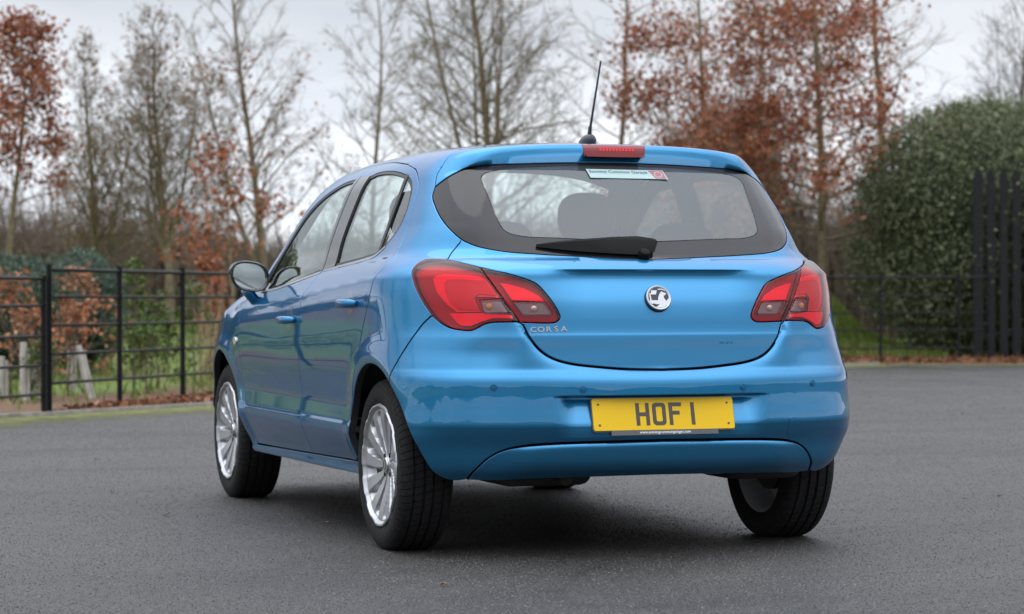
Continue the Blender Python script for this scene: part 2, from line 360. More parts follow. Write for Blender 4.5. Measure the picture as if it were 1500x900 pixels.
def crv(pts, step=.012):
    """smooth curve (Catmull-Rom, centripetal-ish) through 3-D points, evenly resampled"""
    p = np.array(pts, float)
    if len(p) == 2:
        n = max(1, int(np.linalg.norm(p[1]-p[0])/step)); return p[0]+(p[1]-p[0])*np.linspace(0, 1, n+1)[:, None]
    e = np.vstack([2*p[0]-p[1], p, 2*p[-1]-p[-2]]); out = []
    for i in range(len(p)-1):
        p0, p1, p2, p3 = e[i:i+4]; t0 = 0; t1 = np.linalg.norm(p1-p0)**.5+1e-9; t2 = t1+np.linalg.norm(p2-p1)**.5+1e-9; t3 = t2+np.linalg.norm(p3-p2)**.5+1e-9
        t = np.linspace(t1, t2, 12, endpoint=False)[:, None]
        a1 = (t1-t)/t1*p0+t/t1*p1; a2 = (t2-t)/(t2-t1)*p1+(t-t1)/(t2-t1)*p2; a3 = (t3-t)/(t3-t2)*p2+(t-t2)/(t3-t2)*p3
        b1 = (t2-t)/t2*a1+t/t2*a2; b2 = (t3-t)/(t3-t1)*a2+(t-t1)/(t3-t1)*a3; out.append((t2-t)/(t2-t1)*b1+(t-t1)/(t2-t1)*b2)
    c = np.vstack(out+[p[-1:]]); s = np.concatenate([[0], np.cumsum(np.linalg.norm(np.diff(c, axis=0), axis=1))]); n = max(2, int(s[-1]/step))
    u = np.linspace(0, s[-1], n+1); return np.stack([np.interp(u, s, c[:, i]) for i in range(3)], 1)
def loop(*parts):
    """closed outline from consecutive curves (shared end points dropped), pulled onto the surface"""
    P = np.vstack(parts); keep = [0]
    for i in range(1, len(P)):
        if np.linalg.norm(P[i]-P[keep[-1]]) > .0025: keep.append(i)
    P = P[keep]
    if np.linalg.norm(P[0]-P[-1]) < .0025: P = P[:-1]
    return refine(P)
def sym(half):
    """outline of a panel that spans the centre line, from its left half (both ends on x = 0)"""
    h = np.array(half); m_ = h[::-1].copy(); m_[:, 0] *= -1; return np.vstack([h, m_[1:-1]])
def S(yz, step=.012, smooth=True):
    """curve on the left flank from (y, z) points"""
    p = np.array(yz, float); c = crv(np.c_[np.zeros(len(p)), p], step) if smooth else np.c_[np.zeros(len(p)), p]
    return from_q(c[:, 1:], 'S')
def T(xy, step=.015):
    p = np.array(xy, float); c = crv(np.c_[p, np.zeros(len(p))], step); return from_q(c[:, :2], 'T')
def panel(outline, kind, holes=(), grid=.016, gap=.0018, edge=.0025, skirt=.022, lift=0., rows=None, inner=True, plain=None, flat=False):
    """solid sheet following the surface inside the outline: face, rolled edge, skirt and dark inner face. Returns verts, faces, material index, normals"""
    sg = KIND[kind]; V = []; N = []; faces = []; mi = []
    loops2 = []; ring = []
    for li, o in enumerate([outline]+list(holes)):
        if flat: o = from_q(to_q(o, kind), kind)
        q = to_q(o, kind); s_ = np.sign(area2(q))*sg*(1 if li == 0 else -1)
        n = normal(o); t = np.roll(o, -1, 0)-np.roll(o, 1, 0); t /= np.maximum(np.linalg.norm(t, axis=1, keepdims=True), 1e-9)
        inw = np.cross(n, t)*s_
        w_ = np.ones((len(o), 1))
        if plain is not None and li == 0: w_ = np.where(plain(o), 0., 1.)[:, None]          # no joint where two sheets of one panel meet
        p1 = np.where(w_ > 0, refine(o+inw*gap*w_, 3), o); p2 = np.where(w_ > 0, refine(o+inw*(gap+edge)*w_, 3), o); 
        if flat:                                       # inset in the flat layout of the sheet: keeps joints along steps of the surface clean
            t2 = np.roll(q, -1, 0)-np.roll(q, 1, 0); t2 /= np.maximum(np.linalg.norm(t2, axis=1, keepdims=True), 1e-9); i2 = np.stack([-t2[:, 1], t2[:, 0]], 1)*np.sign(area2(q))*(1 if li == 0 else -1)
            p1 = from_q(q+i2*gap, kind); p2 = from_q(q+i2*(gap+edge), kind)
        n1 = normal(p1); n2 = normal(p2)
        loops2.append((p2, n2)); ring.append((p1, n1, inw, s_, w_))
    base = 0; cq = []; ce = []
    for p2, n2 in loops2:
        k = len(p2); cq.append(to_q(p2, kind)); ce += [(base+i, base+(i+1) % k) for i in range(k)]; base += k
    q0 = cq[0]; lo = q0.min(0); hi = q0.max(0)
    us = np.arange(lo[0], hi[0], grid); vs_ = np.arange(lo[1], hi[1], grid)
    if rows is not None:
        r_ = np.array([r for r in rows if lo[1] < r < hi[1]]); vs_ = np.array([v for v in vs_ if len(r_) == 0 or np.abs(r_-v).min() > grid*.35]); vs_ = np.sort(np.concatenate([vs_, r_]))
    g = np.stack(np.meshgrid(us, vs_), -1).reshape(-1, 2); g = g[inside(g, q0)]; g = g[edge_dist(g, q0) > grid*.4]
    for h in cq[1:]: g = g[~inside(g, h)]; g = g[edge_dist(g, h) > grid*.4]
    allq = np.vstack(cq+[g]); G = from_q(g, kind) if len(g) else np.zeros((0, 3))
    res = geometry.delaunay_2d_cdt([Vector(map(float, p)) for p in allq], ce, [], 1, 1e-7)
    src = [s[0] if s else -1 for s in res[3]]
    tri = [tuple(src[i] for i in f) for f in res[2]]; tri = np.array([t for t in tri if min(t) >= 0 and len(set(t)) == 3])
    cen = allq[tri].mean(1); keep = inside(cen, q0)
    for h in cq[1:]: keep &= ~inside(cen, h)
    tri = tri[keep]; ar = allq[tri]; a = (ar[:, 1, 0]-ar[:, 0, 0])*(ar[:, 2, 1]-ar[:, 0, 1])-(ar[:, 1, 1]-ar[:, 0, 1])*(ar[:, 2, 0]-ar[:, 0, 0])
    flip = a*sg < 0; tri[flip] = tri[flip][:, ::-1]
    P = np.vstack([p for p, _ in loops2]+[G]); Nn = normal(P)
    V.append(P+Nn*lift); N.append(Nn); faces += [tuple(t) for t in tri]; mi += [0]*len(tri)
    nP = len(P); off = nP; b0 = 0; inner_ring = []
    for (p2, n2), (p1, n1, inw, s_, w_) in zip(loops2, ring):
        k = len(p2); a_ = p1-n1*edge*.8*w_+n1*lift; nn = n1-inw*1.6*w_; nn /= np.linalg.norm(nn, axis=1, keepdims=True)
        b_ = p1-n1*skirt+n1*lift
        V += [a_, a_, b_]; N += [nn, -inw, -inw]
        for i in range(k):
            j = (i+1) % k; A, B = b0+i, b0+j; c, d = off+i, off+j; e, f = off+k+i, off+k+j; g2, h2 = off+2*k+i, off+2*k+j
            q1 = (A, c, d, B) if s_ > 0 else (A, B, d, c); q2 = (e, g2, h2, f) if s_ > 0 else (e, f, h2, g2)
            faces += [q1, q2]; mi += [0, 1]
        inner_ring.append(off+2*k); off += 3*k; b0 += k
    if inner:
        V.append(P-Nn*(skirt*.98)+Nn*lift); N.append(-Nn); faces += [tuple(int(i)+off for i in t[::-1]) for t in tri]; mi += [1]*len(tri)
    return np.vstack(V), faces, mi, np.vstack(N)
def panel_obj(name, pans, mats, parent, mirror=False):
    """one mesh object from one or more panels; mirror=True gives the right-hand twin"""
    if isinstance(pans, tuple): pans = [pans]
    V = []; Fc = []; M_ = []; N = []; b = 0
    for v, f, m_, n in pans:
        v = v.copy(); n = n.copy()
        if mirror: v[:, 0] *= -1; n[:, 0] *= -1; f = [t[::-1] for t in f]
        V.append(v); N.append(n); Fc += [tuple(int(i)+b for i in t) for t in f]; M_ += list(m_); b += len(v)
    me = mesh(name, np.vstack(V), Fc, True, M_); N = np.vstack(N)
    me.normals_split_custom_set_from_vertices([tuple(map(float, x)) for x in N])
    return link(name, me, mats, parent)
def flip_pan(p):
    v, f, m_, n = p; v = v.copy(); n = n.copy(); v[:, 0] *= -1; n[:, 0] *= -1; return v, [t[::-1] for t in f], m_, n

# ------------------------------------------------------------------ the car
car = empty('hatchback_car', (0, 0, 0), 'metallic blue five door hatchback parked on the grey tarmac, seen from behind', 'car')
A = np.array
# feature lines on the left (x < 0), metres
g_top = S([(1.97, .985), (1.88, 1.042), (1.75, 1.118), (1.6, 1.198), (1.45, 1.272), (1.304, 1.326), (1.156, 1.372), (.993, 1.402), (.812, 1.414), (.533, 1.411), (.287, 1.391)])
g_rear = S([(.287, 1.391), (.155, 1.366), (.085, 1.338), (.040, 1.305), (.012, 1.250), (-.009, 1.173), (-.036, 1.099), (-.072, 1.040), (-.084, 1.008), (-.070, .984), (-.055, .961), (-.018, .888), (.065, .785), (.132, .687), (.215, .572), (.262, .49), (.292, .41)])
g_low = S([(.292, .41), (.315, .35), (.345, .296)])
g_bot_r = S([(.345, .293), (.6, .289), (1.045, .281)]); g_bot_f = S([(1.045, .281), (1.5, .274), (2.0, .268)])
g_mid = S([(1.045, .281), (1.045, .45), (1.035, .62), (1.015, .75), (.975, .90), (.93, 1.0), (.895, 1.09), (.865, 1.2), (.835, 1.33), (.822, 1.4132)])
g_front = S([(2.0, .268), (2.045, .36), (2.065, .55), (2.065, .75), (2.035, .90), (1.97, .985)])
r_arch = S([(-.055+.363*math.cos(t), .30+.363*math.sin(t)) for t in np.linspace(R(2), R(123.5), 14)])       # door side, over the top, to the bumper seam
i_split = int(np.argmin(np.linalg.norm(g_mid[-1]-g_top, axis=1))); g_mid[-1] = g_top[i_split]
tl_outer = A([(-.603, -.464, 1.0), (-.642, -.414, 1.014), (-.681, -.341, 1.027), (-.705, -.304, 1.030), (-.734, -.268, 1.028), (-.765, -.264, 1.016), (-.784, -.270, .997), (-.789, -.290, .970), (-.785, -.318, .928), (-.770, -.360, .876), (-.745, -.406, .827), (-.712, -.449, .797), (-.679, -.481, .787), (-.648, -.505, .785), (-.634, -.512, .790), (-.604, -.526, .807), (-.58, -.536, .812), (-.492, -.565, .812)])
tl_inner = A([(-.492, -.565, .812), (-.386, -.587, .810), (-.367, -.59, .814), (-.356, -.59, .827), (-.359, -.588, .841), (-.379, -.58, .879), (-.405, -.565, .916), (-.430, -.547, .942), (-.482, -.527, .964), (-.554, -.505, .985), (-.603, -.464, 1.0)])
tl_div = crv([(-.603, -.464, 1.0), (-.552, -.530, .908), (-.492, -.565, .812)], .008)
TLO = refine(crv(tl_outer, .008)); TLI = refine(crv(tl_inner, .008))
def near(c, p): return int(np.argmin(np.linalg.norm(c-A(p), axis=1)))
win_low = refine(crv([(0, -.50, 1.030), (-.119, -.49, 1.034), (-.25, -.475, 1.039), (-.38, -.455, 1.047), (-.501, -.422, 1.057), (-.574, -.374, 1.073), (-.619, -.322, 1.097), (-.645, -.267, 1.134), (-.660, -.20, 1.178), (-.664, -.142, 1.223), (-.660, -.10, 1.259), (-.646, -.086, 1.291)]))
win_top = refine(crv([(-.646, -.086, 1.291), (-.596, -.113, 1.330), (-.545, -.126, 1.352), (-.45, -.142, 1.368), (-.318, -.158, 1.377), (-.107, -.165, 1.382), (0, -.165, 1.383)]))
spo_seam = refine(crv([(-.646, -.086, 1.291), (-.628, -.057, 1.338), (-.615, -.055, 1.357), (-.581, -.038, 1.394), (-.525, -.031, 1.420), (-.463, -.016, 1.435), (-.3, .0, 1.452), (0, .006, 1.463)]))
gate_side = refine(crv([(-.619, -.322, 1.097), (-.640, -.318, 1.072), (-.662, -.323, 1.048), (-.681, -.341, 1.027)]))
gx = np.linspace(.492, 0, 120); gc = crv(np.c_[-gx, -.63+.13*gx**2+.28*gx**4, GATE(gx)], .008)
gate_bot = gc.copy(); gate_bot[0] = (-.492, -.565, .812)
bump_seam = refine(crv([(-.754, -.393, .834), (-.777, -.367, .805), (-.813, -.334, .745), (-.844, -.294, .674), (-.862, -.255, .606)]))
ins_top = crv([(-.655, -.46, .272), (-.648, -.51, .303), (-.608, -.556, .352), (-.560, -.578, .378), (-.50, -.595, .392), (-.425, -.611, .399), (-.30, -.627, .403), (-.126, -.635, .405), (0, -.638, .406)], .008)
iw = near(win_low, (-.619, -.322, 1.097)); isp = near(spo_seam, (-.615, -.055, 1.357)); it = near(TLO, (-.681, -.341, 1.027)); ib = near(TLO, (-.754, -.393, .834))
ir = near(r_arch, bump_seam[-1]); bump_seam[-1] = r_arch[-1]

# body shell: roof with its rails and both rear quarters
ws_side = T([(-.70, 2.25), (-.685, 2.1), (-.655, 1.8), (-.62, 1.5), (-.595, 1.40)]); ws_top = T([(-.595, 1.40), (-.45, 1.385), (0, 1.405)])
roof_half = np.vstack([spo_seam[::-1][:len(spo_seam)-isp], crv([spo_seam[isp], g_top[-1]])[1:-1], g_top[::-1], crv([g_top[0], (-.74, 2.2, 1.01), ws_side[0]])[1:-1], ws_side[:-1], ws_top])
roof_half[0, 0] = 0; roof_half[-1, 0] = 0
def on_join(o):
    a, b_ = A(spo_seam[isp]), A(g_top[-1]); p = o.copy(); p[:, 0] = -np.abs(p[:, 0]); t = np.clip(((p-a)@(b_-a))/((b_-a)@(b_-a)), 0, 1); return (np.linalg.norm(p-(a+t[:, None]*(b_-a)), axis=1) < .02) & (t > .03) & (t < .97)
roof_pan = panel(refine(sym(roof_half)), 'T', grid=.022, plain=on_join)
quarter = loop(g_top[-1:], crv([g_top[-1], spo_seam[isp]])[1:-1], spo_seam[:isp+1][::-1], win_low[iw:][::-1], gate_side[1:], TLO[it:ib+1], bump_seam, r_arch[::-1], S([(.308, .312), (.318, .30)]), g_low[::-1][1:], g_rear[::-1][1:-1])
quarter_pan = panel(quarter, 'S', grid=.014, skirt=.028, plain=on_join)
# rear doors of the roof patch butt the quarters without a visible seam
body = panel_obj('body_shell', [roof_pan, quarter_pan, flip_pan(quarter_pan)], ['blue_paint', 'inner_trim'], car)

# doors
rwin = S([(.752, 1.016), (.700, 1.362), (.6, 1.374), (.405, 1.370), (.246, 1.352), (.150, 1.330), (.100, 1.304), (.073, 1.272), (.05, 1.2), (.066, 1.142), (.12, 1.091), (.186, 1.058), (.341, 1.042), (.587, 1.028)], smooth=False)
def rounded(yz, closed=True, step=.012):
    p = [(0, a, b) for a, b in yz]; return from_q(crv(p+[p[0]], step)[:-1, 1:], 'S')
rw_front = S([(.755, 1.018), (.73, 1.15), (.700, 1.30), (.688, 1.362)]); rw_rest = S([(.688, 1.362), (.6, 1.374), (.405, 1.370), (.246, 1.352), (.150, 1.330), (.100, 1.304), (.073, 1.272), (.05, 1.2), (.066, 1.142), (.12, 1.091), (.186, 1.060), (.341, 1.042), (.587, 1.027), (.755, 1.018)])
RW = loop(rw_front, rw_rest)
fw_rear = S([(.955, 1.001), (.925, 1.09), (.898, 1.2), (.872, 1.32), (.862, 1.362)]); fw_top = S([(.862, 1.362), (1.04, 1.350), (1.22, 1.306), (1.378, 1.245), (1.504, 1.180), (1.65, 1.098), (1.80, 1.012), (1.885, .955)]); fw_bot = S([(1.885, .955), (1.87, .928), (1.80, .922), (1.58, .940), (1.27, .970), (.955, 1.001)])
FWI = loop(fw_rear, fw_top, fw_bot)
rear_door_o = loop(g_top[i_split:], g_rear[1:], g_low[1:], g_bot_r[1:], g_mid[1:-1])
front_door_o = loop(g_top[:i_split+1], g_mid[::-1][1:], g_bot_f[1:], g_front[1:-1])
SROW = sorted(set([.385, .396, .405, .413, .42, .43, .45]))
rd_pan = panel(rear_door_o, 'S', holes=[RW], grid=.014, rows=SROW); fd_pan = panel(front_door_o, 'S', holes=[FWI], grid=.016, rows=SROW)
def ring_of(o, d, kind='S', lift=0.):
    """outline moved d metres inwards on the surface"""
    q = to_q(o, kind); s_ = np.sign(area2(q))*KIND[kind]; n = normal(o); t = np.roll(o, -1, 0)-np.roll(o, 1, 0); t /= np.linalg.norm(t, axis=1, keepdims=True)
    return refine(o+np.cross(n, t)*s_*d)
def shell_of(o, kind, lift, grid=.02, gap=0., edge=.001, skirt=.006, holes=(), rows=None): return panel(o, kind, holes=holes, grid=grid, gap=gap, edge=edge, skirt=skirt, lift=lift, inner=False, rows=rows)
RW2 = ring_of(RW, .013); FW2 = ring_of(FWI, .013)
rw_trim = shell_of(RW, 'S', -.002, .02, gap=.0, skirt=.012, holes=[RW2]); fw_trim = shell_of(FWI, 'S', -.002, .02, skirt=.012, holes=[FW2])
# quarter light bar and panes of the rear door
bar_a, bar_b = S([(.206, 1.352), (.198, 1.2), (.196, 1.05)]), S([(.178, 1.346), (.172, 1.2), (.172, 1.05)])
bar_o = loop(bar_a, bar_b[::-1]); bar_pan = shell_of(bar_o, 'S', .001, .02)
rw_glass = shell_of(RW2, 'S', -.006, .03, skirt=.003); fw_glass = shell_of(FW2, 'S', -.006, .03, skirt=.003)
# black pillar cover strips on the door frames
def strip(a, b): return loop(a, b[::-1])
ap_r = strip(S([(.918, 1.008), (.885, 1.09), (.857, 1.2), (.829, 1.33), (.820, 1.368)]), S([(.751, 1.019), (.727, 1.15), (.697, 1.30), (.684, 1.366)]))
ap_f = strip(S([(.960, 1.002), (.930, 1.09), (.903, 1.2), (.877, 1.32), (.867, 1.365)]), S([(.926, 1.007), (.894, 1.09), (.866, 1.2), (.838, 1.33), (.829, 1.370)]))
ap_rp = shell_of(ap_r, 'S', .0015, .03); ap_fp = shell_of(ap_f, 'S', .0015, .03)
belt_r = strip(S([(.90, 1.000), (.587, 1.017), (.341, 1.031), (.20, 1.046), (.12, 1.078)]), S([(.90, 1.009), (.587, 1.027), (.341, 1.042), (.205, 1.056), (.128, 1.085)])); belt_f = strip(S([(1.86, .920), (1.58, .932), (1.27, .961), (.94, .993)]), S([(1.86, .930), (1.58, .942), (1.27, .972), (.94, 1.003)]))
bl_r = shell_of(belt_r, 'S', .002, .03); bl_f = shell_of(belt_f, 'S', .002, .03)
def handle(yc, zc, parent, sx):
    """bow handle over a flat disc of darker blue painting its recess shade"""
    b = MB(); L = .2; st = 14; v = []; f = []; n = 10
    for i in range(st+1):
        u = i/st*2-1; y = yc+u*L/2; e = (1-abs(u)**6); x0 = float(-from_q(A([[y, zc]]), 'S')[0, 0]); out = x0+.006+.030*(1-abs(u)**3.0); hh = .0165*(.55+.45*e); ww = .011*(.6+.4*e)
        for k in range(n): t = 2*math.pi*k/n; v.append((sx*(out+ww*math.cos(t)), y, zc+hh*math.sin(t)))
    for i in range(st):
        for k in range(n): f.append((i*n+k, i*n+(k+1) % n, (i+1)*n+(k+1) % n, (i+1)*n+k))
    f += [tuple(range(n)), tuple(st*n+k for k in range(n-1, -1, -1))]; b.add(v, f); h = b.build('door_handle', 'blue_paint', parent, smooth=True)
    cup = loop(rounded([(yc+.055*math.cos(t), zc+.004+.046*math.sin(t)) for t in np.linspace(0, 2*math.pi, 14, endpoint=False)]))
    c = shell_of(cup, 'S', .0006, .02); panel_obj('handle_recess_shade', c, ['shade_gap_blue', 'shade_gap_blue'], parent, mirror=sx > 0)
m = mat('shade_gap_blue', (.006, .10, .26), .35, .7, 1.)  # darker copy of the body blue, paints shade into handle recesses and gap lines
for sx in (-1, 1):
    mir = sx > 0
    rd = panel_obj('rear_door', rd_pan, ['blue_paint', 'inner_trim'], car, mir); fd = panel_obj('front_door', fd_pan, ['blue_paint', 'inner_trim'], car, mir)
    for d, gl, tr, ap, bl in ((rd, rw_glass, rw_trim, ap_rp, bl_r), (fd, fw_glass, fw_trim, ap_fp, bl_f)):
        panel_obj('window_trim', tr, ['black_plastic', 'rubber_seal'], d, mir); panel_obj('window', gl, ['window_glass', 'rubber_seal'], d, mir)
        panel_obj('pillar_cover', ap, ['black_gloss', 'rubber_seal'], d, mir); panel_obj('waist_strip', bl, ['satin_strip', 'rubber_seal'], d, mir)
    panel_obj('window_bar', bar_pan, ['black_plastic', 'rubber_seal'], rd, mir)
    handle(.235, .877, rd, sx); handle(1.16, .810, fd, sx)

# sill, front wing, bonnet, front bumper, windscreen
sill_o = loop(S([(.352, .290), (.6, .286), (1.045, .2785), (1.5, .271), (2.02, .264)]), S([(2.09, .262), (2.10, .245), (2.08, .232)]), S([(2.06, .230), (1.0, .236), (.36, .243)]), S([(.340, .25), (.338, .27), (.352, .290)]))
sill_pan = panel(sill_o, 'S', grid=.014, skirt=.04)
f_arch = [(2.48+.366*math.cos(t), .30+.366*math.sin(t)) for t in np.linspace(R(170), R(20), 20)]
wing_top = S([(1.985, .978), (2.1, .972), (2.3, .957), (2.6, .905), (2.82, .845)]); wing_fr = S([(2.82, .845), (2.9, .74), (2.9, .6), (2.824, .425)])
wing_o = loop(wing_top, wing_fr[1:], S(f_arch[::-1]), S([(2.119, .364), (2.11, .3), (2.10, .262), (2.02, .262)]), g_front[1:-1])
wing_pan = panel(wing_o, 'S', grid=.016, skirt=.03)
bon_side = np.vstack([wing_top[near(wing_top, (-.8, 2.3, .957)):]]); bon_front = refine(crv([bon_side[-1], (-.70, 2.95, .80), (-.5, 3.1, .76), (0, 3.17, .745)]))
bon_rear = refine(crv([(0, 2.42, .98), (-.4, 2.39, .98), (-.66, 2.32, .97), bon_side[0]]))
bh = np.vstack([bon_rear[:-1], bon_side, bon_front[1:]]); bh[0, 0] = 0; bh[-1, 0] = 0
bon_pan = panel(refine(sym(bh)), 'T', grid=.03)
fb_half = np.vstack([bon_front[::-1], wing_fr[1:], S([(2.824, .425), (2.846, .32), (2.86, .24)])[1:], refine(crv([(-.79, 2.86, .24), (-.6, 3.1, .21), (0, 3.2, .2)]))[1:]]); fb_half[0, 0] = 0; fb_half[-1, 0] = 0
fb_pan = panel(refine(sym(fb_half)), 'D', grid=.03)
wsh = np.vstack([ws_top[::-1], ws_side[::-1][1:], T([(-.70, 2.25), (-.4, 2.31), (0, 2.34)])[1:]]); wsh[0, 0] = 0; wsh[-1, 0] = 0
ws_pan = panel(refine(sym(wsh)), 'T', grid=.04, gap=.003, skirt=.004, lift=-.004, inner=False)
cowl_h = np.vstack([T([(0, 2.345), (-.4, 2.315), (-.705, 2.255)]), crv([ws_side[0], bon_side[0]])[1:-1], bon_rear[::-1]]); cowl_h[0, 0] = 0; cowl_h[-1, 0] = 0
cowl_pan = panel(refine(sym(cowl_h)), 'T', grid=.03, lift=-.01)
panel_obj('bonnet', bon_pan, ['blue_paint', 'inner_trim'], car); fbum = panel_obj('front_bumper', fb_pan, ['blue_paint', 'inner_trim'], car)
panel_obj('windscreen', ws_pan, ['window_glass', 'rubber_seal'], car); panel_obj('scuttle', cowl_pan, ['black_plastic', 'inner_trim'], car)
head_o = loop(refine(crv([(-.80, 2.74, .80), (-.74, 2.86, .825), (-.62, 3.0, .79), (-.48, 3.1, .75), (-.47, 3.16, .69), (-.60, 3.1, .655), (-.74, 2.95, .66), (-.80, 2.82, .72), (-.80, 2.74, .80)])))
head_pan = shell_of(head_o, 'D', .004, .03, skirt=.012)
grille_h = np.vstack([refine(crv([(0, 3.3, .64), (-.38, 3.25, .63), (-.46, 3.2, .52)])), refine(crv([(-.46, 3.2, .52), (-.3, 3.28, .42), (0, 3.3, .40)]))[1:]]); grille_h[0, 0] = 0; grille_h[-1, 0] = 0
panel_obj('grille', shell_of(refine(sym(grille_h)), 'D', .003, .03), ['black_gloss', 'black_plastic'], fbum)
for sx in (-1, 1):
    panel_obj('sill', sill_pan, ['blue_paint', 'under'], car, sx > 0); fwing = panel_obj('front_wing', wing_pan, ['blue_paint', 'inner_trim'], car, sx > 0)
    rp = shell_of(loop(rounded([(2.075+.030*math.cos(t)+.004*math.sin(t), .712+.017*math.sin(t)) for t in np.linspace(0, 2*math.pi, 10, endpoint=False)], step=.006)), 'S', .005, .01)
    v, f, mm, n = rp; v = v.copy(); v[:, 1] += .06; panel_obj('side_indicator', (v, f, mm, n), ['lamp_bulb', 'lamp_bulb'], fwing, sx > 0)
    panel_obj('headlamp', head_pan, ['lamp_clear', 'black_plastic'], car, sx > 0)

# tailgate: painted lower panel, spoiler, glass
tg_half = np.vstack([win_low[:iw+1], gate_side[1:], TLO[:it+1][::-1][1:], TLI[::-1][1:], gate_bot[1:]]); tg_half[0, 0] = 0; tg_half[-1, 0] = 0
TROW = [.745, .756, .764, .771, .778, .79, .92, .932, .942, .950, .957, .963, .968, .973, .977, .981, .985, .988, .990, .992, .994, .997, 1.001, 1.006, 1.012, 1.02, 1.03]
def lift_gate(h, dz):
    h = h.copy(); h[:, 2] += dz*np.array([np.linalg.norm(gate_bot[2:]-p, axis=1).min() < 1e-6 for p in h]); return h
tailgate = panel_obj('tailgate', panel(sym(lift_gate(tg_half, .0015)), 'C', grid=.014, rows=TROW, flat=True), ['blue_paint', 'inner_trim'], car)
sp_half = np.vstack([win_top[::-1], spo_seam[1:]]); sp_half[0, 0] = 0; sp_half[-1, 0] = 0
sp_o = refine(sym(sp_half[:, :]))
spoiler = panel_obj('spoiler', panel(sp_o, 'K', grid=.009, gap=.0015), ['blue_paint', 'inner_trim'], tailgate)
wt = win_top.copy(); wt[:, 2] -= .002
rwh = np.vstack([win_low, wt[1:]]); rwh[0, 0] = 0; rwh[-1, 0] = 0; RWO = refine(sym(rwh))
in_l = A([(0, -.44, 1.094), (-.064, -.442, 1.095), (-.285, -.422, 1.104), (-.436, -.394, 1.113), (-.478, -.369, 1.130), (-.492, -.332, 1.173), (-.500, -.242, 1.268), (-.503, -.183, 1.322), (-.490, -.172, 1.338), (-.44, -.169, 1.352), (-.293, -.175, 1.366), (-.044, -.180, 1.372), (0, -.18, 1.372)])
rin = refine(crv(in_l)); rin[0, 0] = 0; rin[-1, 0] = 0; RIN = refine(sym(rin))
frit = shell_of(RWO, 'C', -.003, .02, gap=.002, holes=[RIN], skirt=.01); rglass = shell_of(RIN, 'C', -.003, .03, skirt=.003)
panel_obj('gap_backing', shell_of(ring_of(RWO, -.022, 'C'), 'C', -.022, .03, holes=[ring_of(RIN, -.02, 'C')]), ['rubber_seal', 'rubber_seal'], tailgate)  # unseen black ring added behind the glass to block light through corner gaps
rwin_o = panel_obj('rear_window', rglass, ['rear_glass', 'rubber_seal'], tailgate); panel_obj('window_border', frit, ['frit', 'rubber_seal'], tailgate)
# high level brake lamp
bl_h = refine(crv([(-.122, -.175, 1.444), (-.118, -.19, 1.42), (-.116, -.192, 1.402)], .006)); bk = np.vstack([bl_h, bl_h[::-1]*A([-1, 1, 1])])
bk = loop(crv([bk[0], bk[2], bk[len(bl_h)-1]], .008), crv([(-.116, -.192, 1.402), (0, -.195, 1.4015), (.116, -.192, 1.402)], .01), bl_h[::-1]*A([-1, 1, 1]), crv([(.122, -.175, 1.444), (0, -.18, 1.447), (-.122, -.175, 1.444)], .01))
brake = panel_obj('brake_lamp', shell_of(bk, 'K', .002, .012), ['lamp_red_deep', 'lamp_dark'], tailgate)
b = MB()
for i in range(11):
    x = -.055+i*.0125; p = refine(A([[x, -.186, 1.428]]))[0]; n = normal(p[None])[0]; b.box(p+n*.0022, (.0085, .003, .011), 0, frame((0, 0, 0), (1, 0, 0), n).to_3x3() @ Matrix.Rotation(R(90), 3, 'X'))
b.build('lamp_cells', 'lamp_red_bright', tailgate)
# lower trim strip below the lamp
# tail lamps
def lamp_piece(pts, lift, grid=.02, step=.006): return shell_of(loop(crv(list(pts)+[pts[0]], step)), 'C', lift, grid, skirt=.004)
def poly_piece(pts, lift):
    p = [A(x) for x in pts]; segs = [crv([p[i], p[(i+1) % len(p)]], .008)[:-1] for i in range(len(p))]; return shell_of(loop(*segs), 'C', lift, .02, skirt=.004)
def poly_loop(pts):
    p = [A(x) for x in pts]; return loop(*[crv([p[i], p[(i+1) % len(p)]], .008)[:-1] for i in range(len(p))])
OUT = loop(TLO, tl_div[::-1]); INN = loop(TLI, tl_div)
ring_p = [(-.742, -.359, .962), (-.733, -.369, .976), (-.712, -.389, .982), (-.66, -.44, .978), (-.607, -.478, .970), (-.590, -.485, .961), (-.551, -.533, .898), (-.585, -.51, .9), (-.628, -.493, .901), (-.634, -.494, .890), (-.618, -.511, .849), (-.688, -.460, .848), (-.713, -.430, .872), (-.739, -.386, .917)]
mid_p = [(-.711, -.398, .947), (-.701, -.403, .958), (-.667, -.433, .961), (-.592, -.486, .953), (-.565, -.529, .906), (-.621, -.497, .910), (-.643, -.495, .893), (-.627, -.515, .856), (-.682, -.463, .856), (-.704, -.435, .880), (-.714, -.414, .917)]
clear_p = [(-.615, -.506, .887), (-.549, -.537, .890), (-.521, -.557, .846), (-.605, -.519, .845)]
refl_p = [(-.705, -.445, .842), (-.612, -.516, .843), (-.516, -.560, .836), (-.516, -.567, .826), (-.580, -.536, .826), (-.617, -.518, .814), (-.647, -.503, .800), (-.675, -.482, .801), (-.690, -.470, .812)]
iband_p = [(-.546, -.512, .946), (-.520, -.522, .943), (-.469, -.544, .929), (-.424, -.564, .906), (-.404, -.574, .884), (-.513, -.547, .889)]
iclear_p = [(-.512, -.550, .881), (-.405, -.574, .881), (-.384, -.582, .849), (-.381, -.584, .838), (-.480, -.564, .838)]
CL, ICL = poly_loop(clear_p), poly_loop(iclear_p)
lens_o = shell_of(OUT, 'C', .003, .016, gap=.001, edge=.003, skirt=.012, holes=[CL]); lens_i = shell_of(INN, 'C', .003, .016, gap=.001, edge=.003, skirt=.012, holes=[ICL])
mat('lamp_grey', (.86, .86, .86), .42, .85); mat('lamp_mid', (.56, .56, .56), .40, .8); mat('lamp_smoke', (.34, .30, .30), .45, .4)
